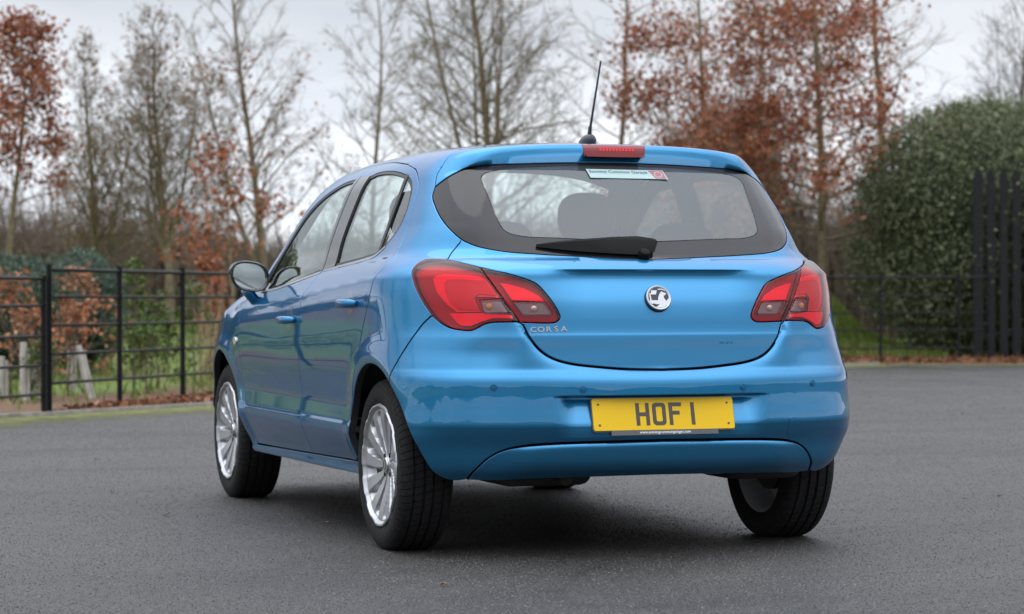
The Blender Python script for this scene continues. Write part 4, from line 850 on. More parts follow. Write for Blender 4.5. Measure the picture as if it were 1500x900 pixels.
# soil and grass behind the edge, rising into a low bank and running on to the horizon
m = mat('verge', (.06, .05, .03), .95); q = NT(m); co = q.n('ShaderNodeTexCoord'); ob = co.outputs['Object']
n1 = q.noise(.55, 4, .55, ob, .4); n2 = q.noise(9, 5, .7, ob); n3 = q.noise(34, 3, .7, ob)
gr = q.ramp(n2.outputs[0], [(.3, (.075, .115, .018)), (.7, (.16, .215, .042))]); br = q.ramp(n3.outputs[0], [(.3, (.045, .028, .018)), (.5, (.13, .075, .04)), (.72, (.25, .14, .08))])
at_ = q.n('ShaderNodeVertexColor', layer_name='grass'); ad = q.n('ShaderNodeMath', {0: at_.outputs[0], 1: n1.outputs[0]}, operation='ADD'); fac = q.n('ShaderNodeMapRange', {0: ad.outputs[0], 1: .82, 2: 1.0, 3: 0., 4: 1.})
mx_ = q.n('ShaderNodeMix', data_type='RGBA'); q.l(fac.outputs[0], mx_.inputs[0]); q.l(br.outputs[0], mx_.inputs[6]); q.l(gr.outputs[0], mx_.inputs[7]); q.l(mx_.outputs[2], q.b.inputs['Base Color']); q.bump(n3.outputs[0], .8, .03)
la = np.concatenate([np.linspace(-400, -31, 8), np.linspace(-30, 26, 150), np.linspace(27, 400, 8)]); de = np.concatenate([np.linspace(-300, -20, 6), np.linspace(-19, 64, 190), np.linspace(65, 900, 12)])
LA, DE = np.meshgrid(la, de); EO = edge_off(LA, DE); HH = ground_h(LA, DE)+.05*np.sin(LA*1.3+DE*.7)*sst(1, 4, EO); HH = np.where(EO < .05, -.04, HH)
gv = (CAM*A([1, 1, 0]))[None, None]+VR*LA[..., None]+VF*DE[..., None]; gv[..., 2] = HH; nx_ = len(la)
fi = [(i*nx_+j, i*nx_+j+1, (i+1)*nx_+j+1, (i+1)*nx_+j) for i in range(len(de)-1) for j in range(nx_-1)]
me = mesh('ground', gv.reshape(-1, 3), fi, True); ca = me.color_attributes.new('grass', 'FLOAT_COLOR', 'POINT'); gm = (sst(.9, 3.0, EO)*(1-sst(14, 20, EO))*np.where(LA < 0, .55, .95)).reshape(-1)
ca.data.foreach_set('color', np.repeat(gm, 4).astype(np.float32)); tag(link('ground', me, 'verge'), kind='structure')
# concrete edging and the mossy margin of the tarmac
noisy('edging', (.16, .15, .13), (.34, .32, .28), 14, .85, .5)
def along(pts, d0, z0, w, h, name, mname, parent=None):
    p = [A(x, float) for x in pts]; b = MB(); L = []
    for i, x in enumerate(p):
        t = p[min(i+1, len(p)-1)]-p[max(i-1, 0)]; t = t/np.hypot(*t); n = A([-t[1], t[0]]); L.append((x+n*d0, x+n*(d0+w)))
    v = []
    for a, c in L: v += [at(a[0], a[1], z0), at(c[0], c[1], z0), at(c[0], c[1], z0+h), at(a[0], a[1], z0+h)]
    f = [(i*4+k, i*4+(k+1) % 4, i*4+4+(k+1) % 4, i*4+4+k) for i in range(len(L)-1) for k in range(4)]+[(0, 1, 2, 3), tuple(4*len(L)-4+k for k in (3, 2, 1, 0))]
    b.add(v, f); return b.build(name, mname, parent)
A = lambda x, d=float: np.array(x, d)
tag(along(EDGE[1:8], .0, -.05, .06, .085, 'kerb', 'edging'), kind='structure')
m = mat('moss', (.14, .15, .04), .95); q = NT(m); co = q.n('ShaderNodeTexCoord'); n1 = q.noise(5, 6, .7, co.outputs['Object']); n2 = q.noise(60, 3, .7, co.outputs['Object']); c_ = q.ramp(n2.outputs[0], [(.3, (.085, .095, .022)), (.7, (.22, .23, .065))]); q.l(c_.outputs[0], q.b.inputs['Base Color'])
va = q.n('ShaderNodeVertexColor', layer_name='fade'); su = q.n('ShaderNodeMath', {0: n1.outputs[0], 1: va.outputs[0]}, operation='ADD'); al = q.n('ShaderNodeMapRange', {0: su.outputs[0], 1: .90, 2: 1.25, 3: 0., 4: .9}); q.l(al.outputs[0], q.b.inputs['Alpha'])
v = []; fd_ = []; n_ = 0
EP = []
for a, b_ in zip(EDGE[1:10], EDGE[2:11]):
    for t in np.linspace(0, 1, 6, endpoint=False): EP.append(a+(b_-a)*t)
for i, x in enumerate(EP):
    t = EP[min(i+1, len(EP)-1)]-EP[max(i-1, 0)]; t = t/np.hypot(*t); n = A([-t[1], t[0]])
    for k, (o_, w_) in enumerate(((0., .78), (-.35, .62), (-.9, .40), (-1.7, .0))): y_ = x+n*o_; v.append(at(y_[0], y_[1], .004)); fd_.append(w_)
f = [(i*4+k, i*4+k+1, i*4+5+k, i*4+4+k) for i in range(len(EP)-1) for k in range(3)]
me = mesh('moss', v, f, True); ca = me.color_attributes.new('fade', 'FLOAT_COLOR', 'POINT'); ca.data.foreach_set('color', np.repeat(A(fd_), 4).astype(np.float32)); tag(link('moss', me, 'moss'), label='thin green moss along the edge of the tarmac', cat='moss', kind='stuff')

# fences: black flat posts with five rails
mat('fence_black', (.009, .009, .010), .5, spec=.3)
def estate_fence(name, label, posts, rails, rad, top):
    o = empty(name, tuple(at(*posts[0])), label, 'fence', 'black post and rail fences along the tarmac'); base = at(*posts[0])
    for i, p in enumerate(posts):
        h = 0.; t = A(posts[min(i+1, len(posts)-1)])-A(posts[max(i-1, 0)]); ang = math.atan2(*(t[0]*VR+t[1]*VF)[[1, 0]]); M_ = Matrix.Rotation(ang, 3, 'Z'); b = MB(); c_ = at(p[0], p[1])-base
        b.box(c_+A([0, 0, top/2-.05]), (.014, .042, top+.1), 0, M_); b.box(c_+A([0, 0, top/2-.05]), (.038, .012, top+.098), 0, M_)
        for z in rails: b.box(c_+A([0, 0, z+.02]), (.03, .048, .012), 0, M_)
        b.build('post', 'fence_black', o)
    for k, z in enumerate(rails):
        r_ = rad*1.35 if k == len(rails)-1 else rad; b = MB(); b.tube([at(p[0], p[1], z)-base for p in posts], r_, 8); b.build('rail', 'fence_black', o, smooth=True)
    return o
fp = lambda k: (-3.576+.366*k, 19.1+1.12*k)
estate_fence('estate_fence', 'black metal post and rail fence crossing behind the left front of the car', [fp(k) for k in range(0, 12)], [.249, .474, .697, .918, 1.128], .0115, 1.172)
estate_fence('estate_fence', 'lower stretch of black rail fence at the left edge, stepped down beside the tall post', [(fp(k)[0]-.02, fp(k)[1]-.03) for k in (-.03, -1, -2, -3, -4, -5, -6, -7, -8, -9, -10, -11, -12, -13)], [.17, .39, .615, .85, 1.06], .0115, 1.08)
estate_fence('estate_fence', 'black rail fence in front of the grass bank and the evergreen bush on the right', [(.55, 31.6), (1.7, 32.7), (2.8, 33.4), (3.95, 34.0), (5.1, 34.2), (6.2, 34.3), (6.62, 34.3)], [.21, .46, .70, .94, 1.19], .012, 1.22)
g = empty('slatted_gate', tuple(at(6.7, 35.0)), 'tall black gate of upright slats in front of the evergreen bush', 'gate'); gb = at(6.7, 35.0)
ang = math.atan2(VR[1], VR[0]); GM = Matrix.Rotation(ang, 3, 'Z')
for i in range(16):
    b = MB(); w = .14 if i == 0 else .115; b.box(at(6.60+.182*i, 35.0, 1.36)-gb, (w, .03, 2.62), 0, GM); b.box(at(6.60+.182*i, 35.0, 2.69)-gb, (w*.6, .025, .04), 0, GM); b.build('slat', 'fence_black', g)
for z in (.40, 1.22, 1.42, 1.95):
    b = MB(); b.box(at(7.97, 35.04, z)-gb, (2.85, .04, .07), 0, GM); b.build('crossbar', 'fence_black', g)

# ---------------------------------------------------------------- plants
def segs_mesh(name, S_, n=4):
    """tapered prisms from rows of (x0 y0 z0 x1 y1 z1 r0 r1)"""
    S_ = np.asarray(S_, float); P0, P1, r0, r1 = S_[:, :3], S_[:, 3:6], S_[:, 6], S_[:, 7]; d = P1-P0; d /= np.maximum(np.linalg.norm(d, axis=1, keepdims=True), 1e-9)
    ref = np.where(np.abs(d[:, 2:3]) > .9, A([[1., 0, 0]]), A([[0, 0, 1.]])); a = np.cross(d, ref); a /= np.linalg.norm(a, axis=1, keepdims=True); c = np.cross(d, a); m_ = len(S_)
    t = 2*np.pi*np.arange(n)/n; dirs = a[:, None]*np.cos(t)[None, :, None]+c[:, None]*np.sin(t)[None, :, None]
    V = np.concatenate([P0[:, None]+dirs*r0[:, None, None], P1[:, None]+dirs*r1[:, None, None]], 1).reshape(-1, 3)
    k = np.arange(n); q = np.stack([k, (k+1) % n, n+(k+1) % n, n+k], 1)[None]+(np.arange(m_)*2*n)[:, None, None]
    return fast_mesh(name, V, q.reshape(-1, 4), True)
def fast_mesh(name, V, Q, smooth=False):
    me = bpy.data.meshes.new(name); V = np.asarray(V, np.float32); Q = np.asarray(Q, np.int32); k = Q.shape[1]
    me.vertices.add(len(V)); me.vertices.foreach_set('co', V.ravel()); me.loops.add(Q.size); me.loops.foreach_set('vertex_index', Q.ravel()); me.polygons.add(len(Q))
    me.polygons.foreach_set('loop_start', np.arange(0, Q.size, k, dtype=np.int32)); me.polygons.foreach_set('loop_total', np.full(len(Q), k, np.int32))
    if smooth: me.polygons.foreach_set('use_smooth', np.ones(len(Q), bool))
    me.update(calc_edges=True); me.validate(); return me
def leaf_mesh(name, P, size, rg, fold=.25, aspect=.6, upbias=0.):
    """one small bent leaf (two triangles-pairs) at every point"""
    n = len(P); s = size*rg.uniform(.6, 1.3, n)[:, None]; d = rg.normal(size=(n, 3)); d[:, 2] += upbias; d /= np.linalg.norm(d, axis=1, keepdims=True); e = np.cross(d, rg.normal(size=(n, 3))); e /= np.linalg.norm(e, axis=1, keepdims=True); u = np.cross(d, e)
    a = P-d*s*.5; b_ = P+d*s*.5; c = P+e*s*aspect*.5+u*s*fold*.4; f_ = P-e*s*aspect*.5+u*s*fold*.4
    V = np.stack([a, c, b_, f_], 1).reshape(-1, 3); i = np.arange(n)[:, None]*4; return fast_mesh(name, V, np.concatenate([i, i+1, i+2, i+3], 1))
def leaf_mat(name, stops, rough=.65, trans=.25):
    m = mat(name, stops[0][1], rough, spec=.3); q = NT(m); gi = q.n('ShaderNodeNewGeometry'); r_ = q.ramp(gi.outputs['Random Per Island'], stops); q.l(r_.outputs[0], q.b.inputs['Base Color'])
    if trans:
        t = q.t; o = [n for n in t.nodes if n.type == 'OUTPUT_MATERIAL'][0]; tr = q.n('ShaderNodeBsdfTranslucent'); q.l(r_.outputs[0], tr.inputs[0]); ms = q.n('ShaderNodeMixShader', {0: trans}); q.l(q.b.outputs[0], ms.inputs[1]); q.l(tr.outputs[0], ms.inputs[2]); q.l(ms.outputs[0], o.inputs[0])
    return m
noisy('bark_green', (.105, .086, .050), (.25, .20, .12), 18, .9, .5, .01, space='Object')
noisy('bark_brown', (.075, .055, .038), (.17, .13, .095), 20, .9, .5)
noisy('bark_grey', (.085, .075, .062), (.19, .17, .14), 14, .9, .4)
leaf_mat('leaf_red', [(0, (.12, .038, .022)), (.35, (.25, .075, .038)), (.7, (.37, .13, .062)), (1, (.45, .22, .125))], .6, .28)
leaf_mat('leaf_orange', [(0, (.24, .085, .04)), (.4, (.36, .14, .06)), (.8, (.44, .21, .11)), (1, (.45, .30, .19))])
leaf_mat('leaf_tan', [(0, (.12, .065, .032)), (.5, (.24, .13, .065)), (1, (.33, .22, .13))])
leaf_mat('leaf_evergreen', [(0, (.070, .095, .042)), (.4, (.12, .15, .070)), (.75, (.175, .205, .105)), (.95, (.22, .24, .14)), (1, (.27, .21, .14))], .45, .12)
leaf_mat('leaf_blue', [(0, (.035, .070, .050)), (.5, (.075, .125, .090)), (1, (.13, .18, .13))], .6, .15)
leaf_mat('leaf_green', [(0, (.030, .062, .010)), (.5, (.065, .12, .022)), (.85, (.11, .16, .035)), (1, (.20, .17, .04))], .5, .25)
leaf_mat('brush', [(0, (.030, .022, .015)), (.5, (.070, .050, .032)), (.9, (.12, .088, .055)), (1, (.14, .12, .05))], .9, .1)
leaf_mat('litter', [(0, (.07, .030, .016)), (.5, (.20, .085, .045)), (.85, (.34, .15, .085)), (1, (.40, .24, .15))], .8, .1)
leaf_mat('grass_blade', [(0, (.065, .11, .016)), (.5, (.13, .20, .032)), (1, (.23, .24, .075))], .6, .3)

def rotv(v, ax, an):
    ax = ax/np.linalg.norm(ax); return v*math.cos(an)+np.cross(ax, v)*math.sin(an)+ax*(ax@v)*(1-math.cos(an))
def perp(v, rg):
    a = np.cross(v, rg.normal(size=3)); return a/np.linalg.norm(a)
def grow(rg, H, r, base=.28, spread=.42, n1=34, up=.55, fork=False, n2=8, n3=4, wig=.06, tw=1.):
    """leader, side branches, twigs: rows of segments (trunk, branch) and the twig points"""
    trunk = []; br = []; tips = []
    leaders = [(A([0., 0, 0]), A([0, 0, 1.]), 0., 1.)]
    if fork: leaders = [(A([0., 0, 0]), A([0, 0, 1.]), 0., 1.)]+[(None, rotv(A([0, 0, 1.]), A([math.cos(t), math.sin(t), 0]), rg.uniform(.16, .42)), rg.uniform(.16, .36), rg.uniform(.75, .95)) for t in rg.uniform(0, 6.28, fork)]
    main = None; all_l = []
    for p0, d, s0, hs in leaders:
        if p0 is None: k = int(s0*len(main)); p = main[k][0].copy(); rr = r*(1-s0)*.62; L = H*(hs-s0)
        else: p = p0.copy(); rr = r; L = H
        ns = 16; pts = [(p.copy(), rr)]; dd = d.copy()
        for i in range(ns):
            dd = dd+rg.normal(size=3)*A([wig, wig, 0])*.6+A([0, 0, .05]); dd /= np.linalg.norm(dd); q_ = p+dd*L/ns; f0 = i/ns; f1 = (i+1)/ns; ra = rr*(1-f0*.93)**.9; rb = rr*(1-f1*.93)**.9
            trunk.append((*p, *q_, ra, rb)); p = q_; pts.append((p.copy(), rb))
        if main is None: main = pts
        all_l.append((pts, L, rr))
    for li, (pts, L, rr) in enumerate(all_l):
        nb = n1 if li == 0 else int(n1*.6)
        for i in range(nb):
            s = (base if li == 0 else .1)+(1-(base if li == 0 else .1))*(i+rg.uniform(0, 1))/nb; s = min(s, .985); k = s*(len(pts)-1); k0 = int(k); p = pts[k0][0]+(pts[min(k0+1, len(pts)-1)][0]-pts[k0][0])*(k-k0); r0 = pts[k0][1]*.42
            az = i*2.4+rg.uniform(-.5, .5); el = up+rg.uniform(-.15, .25)+.35*s; d = A([math.cos(az)*math.cos(el), math.sin(az)*math.cos(el), math.sin(el)])
            bl = H*spread*(1-s)**.55*rg.uniform(.65, 1.15)*(1 if li == 0 else .8)+.12; pl = [p]; ns = 6
            for j in range(ns):
                d = d+rg.normal(size=3)*.10+A([0, 0, .035]); d /= np.linalg.norm(d); q_ = pl[-1]+d*bl/ns; br.append((*pl[-1], *q_, max(.0032, r0*(1-j/ns*.85)), max(.0028, r0*(1-(j+1)/ns*.85)))); pl.append(q_)
            m2 = max(2, int(n2*(.4+.6*bl/(H*spread+.01))))
            for j in range(m2):
                s2 = .2+.8*(j+rg.uniform(0, 1))/m2; k = min(s2*ns, ns-.01); p2 = pl[int(k)]+(pl[int(k)+1]-pl[int(k)])*(k-int(k)); d2 = rotv(d, perp(d, rg), rg.uniform(.4, .95))+A([0, 0, .12]); d2 /= np.linalg.norm(d2); l2 = bl*.42*(1.1-s2*.6)*rg.uniform(.6, 1.2); pa = p2; r2 = max(.0030, r0*.35*(1-s2*.5))
                for _ in range(3): d2 = d2+rg.normal(size=3)*.13; d2 /= np.linalg.norm(d2); pb_ = pa+d2*l2/3; br.append((*pa, *pb_, r2*tw, r2*.75*tw)); r2 = max(.0024, r2*.75); pa2 = pa; pa = pb_
                tips.append(pa)
                for _ in range(n3):
                    t_ = rg.uniform(.15, 1.); p3 = p2+(pa-p2)*t_; d3 = rotv(d2, perp(d2, rg), rg.uniform(.35, .9)); l3 = l2*rg.uniform(.3, .65)+.04; pm = p3+d3*l3*.5; d3 = d3+rg.normal(size=3)*.2; pe = pm+d3/np.linalg.norm(d3)*l3*.5; br.append((*p3, *pm, .0030*tw, .0026*tw)); br.append((*pm, *pe, .0026*tw, .0018*tw)); tips.append(pe)
    return trunk, br, A(tips)
def leaf_points(rg, tips, n, clump=.10, keep=None):
    t = tips if keep is None else tips[keep(tips)]
    if len(t) == 0: return np.zeros((0, 3))
    # leaves hang in clumps: a share of the tips carries most of them
    w = rg.random(len(t))**2.6+.04; w /= w.sum(); i = rg.choice(len(t), n, p=w); return t[i]+rg.normal(size=(n, 3))*clump
def tree(lat, dep, H, r, label, seed, bark='bark_green', leaves=(), group='trees in the row behind the fence', name='deciduous_tree', **k):
    rg = np.random.default_rng(seed); tr, br, tips = grow(rg, H, r, **k); z = float(ground_h(lat, dep))-.05; o = empty(name, tuple(at(lat, dep, z)), label, 'tree', group)
    link('trunk', segs_mesh('trunk', tr, 8), bark, o); link('crown', segs_mesh('crown', br, 3), bark, o)
    for (mt, n, size, clump, keep) in leaves:
        P = leaf_points(rg, tips, n, clump, keep)
        if len(P): link('leaves', leaf_mesh('leaves', P, size, rg), mt, o)
    return o
lat_of = lambda px, d: (px-750)/3621.3*d
T_ = tree
lo = lambda a: (lambda t: t[:, 2] < a)
T_(lat_of(6, 33), 33, 4.15, .055, 'russet oak with dense dark red leaves at the left edge', 3, leaves=[('leaf_red', 4300, .076, .09, lambda t: (t[:, 2] > 1.9) & (t@VR < .85))], base=.42, spread=.30, n1=30, up=.45)
T_(lat_of(137, 36), 36, 4.15, .062, 'bare slender tree with a few tan leaves, second trunk from the left', 11, leaves=[('leaf_tan', 1100, .065, .06, None)], base=.20, spread=.34, n1=42, up=.75, fork=2, tw=1.05, n3=6)
T_(lat_of(250, 35), 35, 4.5, .068, 'rounded bare tree with sparse pinkish brown leaves, third trunk from the left', 23, leaves=[('leaf_tan', 800, .06, .06, lambda t: t[:, 2] > 2.4), ('leaf_red', 140, .06, .06, lambda t: t[:, 2] > 3)], base=.24, spread=.38, n1=44, up=.62, fork=3, tw=1.05, n3=6)
T_(lat_of(388, 36), 36, 5.6, .068, 'tall bare tree forking low, red leaf scraps on it, left of the mirror', 37, leaves=[('leaf_red', 420, .075, .06, lambda t: t[:, 2] < 4.2)], base=.26, spread=.32, n1=40, up=.6, fork=1, tw=1.05, n3=6)
T_(lat_of(342, 31), 31, 2.5, .03, 'small young oak with drooping dark red leaves behind the fence', 5, leaves=[('leaf_red', 750, .085, .07, lambda t: t[:, 2] > 1.15)], base=.3, spread=.42, n1=18, up=.15, n2=5)
T_(lat_of(548, 38), 38, 5.6, .052, 'slim bare tree rising behind the car roof on its left', 41, leaves=[('leaf_tan', 160, .06, .05, None)], base=.22, spread=.34, n1=44, up=.4, tw=1.05, n3=6)
T_(lat_of(722, 37), 37, 7.0, .085, 'large bare tree with fanned stems behind the middle of the roof', 59, leaves=[('leaf_tan', 240, .06, .05, None)], base=.18, spread=.34, n1=48, up=.40, fork=4, tw=1.05, n3=6)
T_(lat_of(887, 38), 38, 6.8, .060, 'thin straight tree behind the roof aerial with scattered red leaf tufts', 61, leaves=[('leaf_red', 420, .085, .05, lambda t: t[:, 0] > .1)], base=.22, spread=.30, n1=40, up=.25)
T_(lat_of(1040, 36), 36, 6.9, .062, 'oak with hanging rust red leaves above the right end of the spoiler', 73, leaves=[('leaf_red', 6800, .078, .11, lambda t: t[:, 2] < 4.8), ('leaf_tan', 700, .07, .11, lambda t: t[:, 2] < 5)], base=.22, spread=.30, n1=40, up=.12)
T_(lat_of(1207, 36.5), 36.5, 7.2, .085, 'oak with a stout trunk and the thickest rust leaves, behind the right tail lamp', 83, leaves=[('leaf_red', 8200, .078, .11, lambda t: (t[:, 2] < 5.2) & (t@VR < .85-.35*np.maximum(0, 3.4-t[:, 2]))), ('leaf_tan', 700, .07, .12, lambda t: t@VR < .6)], base=.20, spread=.33, n1=48, up=.10)
T_(lat_of(1128, 40), 40, 6.6, .06, 'rust leaved oak set back between the two nearer rust oaks', 131, leaves=[('leaf_red', 2600, .078, .11, lambda t: (t[:, 2] > 1.3) & (t[:, 2] < 5.2)), ('leaf_tan', 400, .06, .14, None)], base=.2, spread=.30, n1=42, up=.15)
T_(lat_of(1307, 39), 39, 8.2, .085, 'tall thick straight trunk, nearly leafless, left of the evergreen bush', 97, leaves=[('leaf_red', 500, .085, .08, lambda t: (t[:, 2] > 3.0) & (t@VR < .5))], base=.40, spread=.26, n1=34, up=.15, bark='bark_green')
T_(lat_of(1400, 42), 42, 3.9, .05, 'rusty oak top showing just above the evergreen bush', 101, leaves=[('leaf_orange', 1500, .09, .09, None)], base=.3, spread=.35, n1=26, up=.4)
T_(lat_of(1492, 41), 41, 7.0, .06, 'fine twigged pinkish grey tree in the upper right corner', 103, leaves=[('leaf_tan', 120, .05, .05, None)], base=.25, spread=.30, n1=46, up=.9, fork=4, bark='bark_grey')
# more of the row on both sides and round the car park behind the photographer, which the paint and glass mirror
k_ = 0
for la_, de_, hh, sd_, lb in ((-17, 20, 6, 1, 'brown leaved tree left of the picture, level with the front wheel'), (-17, 14, 6, 3, 'brown leaved tree left of the car doors beyond the low fence'), (-16, 9, 6.5, 4, 'brown leaved tree nearest the photographer on the left boundary'), (12, 40, 7, 8, 'brown leaved tree outside the right edge behind the gate')):
    T_(la_, de_, hh, .075, lb, 200+sd_, leaves=[('leaf_tan', 900, .08, .08, None), ('leaf_red', 700, .09, .08, None)], base=.22, spread=.34, n1=34, up=.5, fork=1, tw=1.5); k_ += 1

# evergreen bush on the right
def bush(name, label, lat, dep, rx, ry, h, n, size, lm, seed, core=(.016, .024, .011), group=None, lumps=26, cat='bush', z0=.0, stems=6, aspect=.6, squash=1.):
    rg = np.random.default_rng(seed); z = float(ground_h(lat, dep)); o = empty(name, tuple(at(lat, dep, z)), label, cat, group)
    d = rg.normal(size=(n, 3)); d /= np.linalg.norm(d, axis=1, keepdims=True); L = rg.normal(size=(lumps, 3)); L /= np.linalg.norm(L, axis=1, keepdims=True)
    dm = (d@L.T).max(1); rad = .80+.24*np.clip((dm-.75)/.25, 0, 1)**1.0; rad = rad*(1-.22*rg.random(n)**2.2)*(1+.05*rg.normal(size=n))
    P = d*rad[:, None]; sg_ = np.abs(P[:, 2])**squash*np.sign(P[:, 2]); zz = z0+h*.5+sg_*h*.5; tk = .88+.12*sst(0, .35*h, zz); P = np.stack([P[:, 0]*rx*tk, P[:, 1]*ry*tk, zz], 1); P = P[P[:, 2] > .03]
    link('crown', leaf_mesh('crown', P, size, rg, aspect=aspect), lm, o)
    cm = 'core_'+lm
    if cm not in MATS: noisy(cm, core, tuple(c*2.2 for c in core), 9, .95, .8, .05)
    me = bpy.data.meshes.new('dark_core'); bm = bmesh.new(); bmesh.ops.create_icosphere(bm, subdivisions=4, radius=1.)  # dark solid core added inside the leaves to block the view through
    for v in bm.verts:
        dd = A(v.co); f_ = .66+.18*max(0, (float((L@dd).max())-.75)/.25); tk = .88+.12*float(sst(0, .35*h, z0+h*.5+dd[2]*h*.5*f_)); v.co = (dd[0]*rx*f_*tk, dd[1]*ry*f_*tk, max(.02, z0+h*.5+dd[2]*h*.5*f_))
    bm.to_mesh(me); bm.free(); me.polygons.foreach_set('use_smooth', [True]*len(me.polygons)); link('dark_core', me, cm, o)
    st = []
    for i in range(stems): a = rg.uniform(0, 6.28); e = rg.uniform(.1, .5); st.append((.1*math.cos(a), .1*math.sin(a), -.05, rx*e*math.cos(a), ry*e*math.sin(a), h*.5, .03, .012))
    if st: link('stem', segs_mesh('stem', st, 6), 'bark_brown', o)
    return o
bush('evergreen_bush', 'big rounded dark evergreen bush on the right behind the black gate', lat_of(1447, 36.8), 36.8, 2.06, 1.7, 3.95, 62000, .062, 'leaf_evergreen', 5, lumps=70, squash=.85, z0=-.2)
bush('evergreen_bush', 'rounded dark evergreen beyond the left edge of the picture', -10.6, 29, 1.7, 1.5, 3.3, 9000, .12, 'leaf_evergreen', 15, lumps=40)
# shrubs behind the left fence
bush('blue_green_shrub', 'feathery blue green conifer shrub at the far left behind the fence', lat_of(25, 24.5), 24.5, .62, .55, 1.20, 7000, .07, 'leaf_blue', 6, aspect=.22, group='shrubs behind the left fence')
bush('blue_green_shrub', 'blue green conifer shrub spreading between the two nearest tall posts', lat_of(118, 25.5), 25.5, .50, .5, 1.22, 6000, .07, 'leaf_blue', 7, aspect=.22, group='shrubs behind the left fence')
def leafy_shrub(label, lat, dep, h, n, lm, seed, size=.06, spread=.5, name='beech_shrub'):
    rg = np.random.default_rng(seed); tr, br, tips = grow(rg, h, .012, base=.12, spread=spread, n1=14, up=.8, n2=4, n3=2); z = float(ground_h(lat, dep)); o = empty(name, tuple(at(lat, dep, z-.02)), label, 'shrub', 'shrubs behind the left fence')
    link('stem', segs_mesh('stem', tr+br, 4), 'bark_brown', o); P = leaf_points(rg, tips, n, .035); link('leaves', leaf_mesh('leaves', P, size, rg), lm, o); return o
leafy_shrub('orange leaved beech sapling in pale tubes at the far left edge', lat_of(14, 21.5), 21.5, .95, 240, 'leaf_orange', 21)
leafy_shrub('orange beech sapling just left of the first tall post', lat_of(45, 21.2), 21.2, .72, 190, 'leaf_orange', 22)
leafy_shrub('orange beech sapling right of the first tall post, above a leaning tube', lat_of(122, 22.5), 22.5, .98, 300, 'leaf_orange', 24)
leafy_shrub('yellow and orange sapling low beside the first tall post', lat_of(100, 22), 22, .66, 260, 'leaf_orange', 25)
leafy_shrub('upright green shrub beside the second tall post', lat_of(196, 23), 23, 1.08, 420, 'leaf_green', 26, .06, .28, 'green_shrub')
leafy_shrub('loose green shrub between the second and third tall posts', lat_of(232, 23.5), 23.5, .72, 480, 'leaf_green', 27, .06, .5, 'green_shrub')
leafy_shrub('low green shrub near the kerb left of the third tall post', lat_of(215, 22.6), 22.6, .45, 380, 'leaf_green', 28, .055, .7, 'green_shrub')
leafy_shrub('pale leaved shrub right of the third tall post', lat_of(285, 24.5), 24.5, .85, 260, 'leaf_green', 29, .055, .45, 'green_shrub')
leafy_shrub('small green plant under the pale tubes at the far left', lat_of(60, 21.0), 21.0, .36, 260, 'leaf_green', 30, .05, .8, 'green_shrub')
leafy_shrub('russet sapling behind the rails next to the door mirror', lat_of(318, 27), 27, 1.15, 520, 'leaf_red', 31, .07, .35)
noisy('tube_plastic', (.34, .33, .29), (.55, .53, .48), 9, .6, .1)
for px, d, z0, z1, ln, lb in ((2, 21.3, .0, .36, 0, 'pale tree guard tube at the very edge of the picture'), (34, 21.0, .0, .50, .0, 'pale tree guard tube, left of a close pair'), (49, 21.3, .0, .50, .01, 'pale tree guard tube, right of a close pair, next to the tall post'), (103, 22.3, .05, .42, 0, 'short pale tree guard tube half hidden behind orange leaves'), (131, 21.7, .0, .46, -.10, 'pale leaning tree guard tube between the first and second tall posts')):
    la_ = lat_of(px, d); zz = float(ground_h(la_, d)); o = empty('tree_guard', tuple(at(la_, d, zz)), lb, 'tree guard', 'pale tubes protecting saplings')
    b = MB(); tp = VR*ln; b.tube([(0, 0, z0-.02), tuple(tp*.5+A([0, 0, (z0+z1)/2])), tuple(tp+A([0, 0, z1]))], [.032, .030, .029], 14); b.tube([tuple(VR*.045), tuple(VR*.045+tp+A([0, 0, z1*.9]))], .012, 6); b.build('tube', 'tube_plastic', o, autosmooth=40)

# the brown thicket behind the row, a mass of stems
rg = np.random.default_rng(99); S_ = []; n = 13000
la_ = rg.uniform(-30, 20, n); de_ = rg.uniform(43, 58, n); zz = ground_h(la_, de_); B0 = CAM*A([1, 1, 0])+VR*la_[:, None]+VF*de_[:, None]; B0[:, 2] = zz-.05
hh = (1.15+.6*rg.random(n)+.28*np.sin(la_*.55)+.22*np.sin(la_*1.7+1))*(1+.5*(rg.random(n) > .9))*(1+.75*sst(2.2, 4.5, la_)); off = rg.normal(size=(n, 3))*A([.18, .18, 0]); r0 = rg.uniform(.006, .020, n)
P1 = B0+off*.5; P1[:, 2] += hh*.55; P2 = P1+off+rg.normal(size=(n, 3))*A([.12, .12, 0]); P2[:, 2] += hh*.45
rows = [np.c_[B0, P1, r0, r0*.75], np.c_[P1, P2, r0*.75, r0*.3]]
for _ in range(4):
    t = rg.uniform(.2, 1, n)[:, None]; a = P1+(P2-P1)*t; d = rg.normal(size=(n, 3)); d[:, 2] = np.abs(d[:, 2])*1.2; d *= (hh*.16)[:, None]; rows.append(np.c_[a, a+d, r0*.35, r0*.15])
th = link('thicket', segs_mesh('thicket', np.vstack(rows), 3), 'bark_brown'); tag(th, 'brown tangle of bare stems behind the trees', 'thicket', kind='stuff')
n = 62000; la_ = rg.uniform(-30, 20, n); de_ = rg.uniform(46, 60, n); zz = ground_h(la_, de_); P = CAM*A([1, 1, 0])+VR*la_[:, None]+VF*de_[:, None]; P[:, 2] = zz+rg.random(n)**.8*(1.15+.28*np.sin(la_*.55)+.2*np.sin(la_*1.7+1))*(1+.9*sst(2.2, 4.5, la_))
tag(link('undergrowth', leaf_mesh('undergrowth', P, .26, rg, aspect=.5), 'brush'), 'dense brown undergrowth filling the thicket', 'undergrowth', kind='stuff')
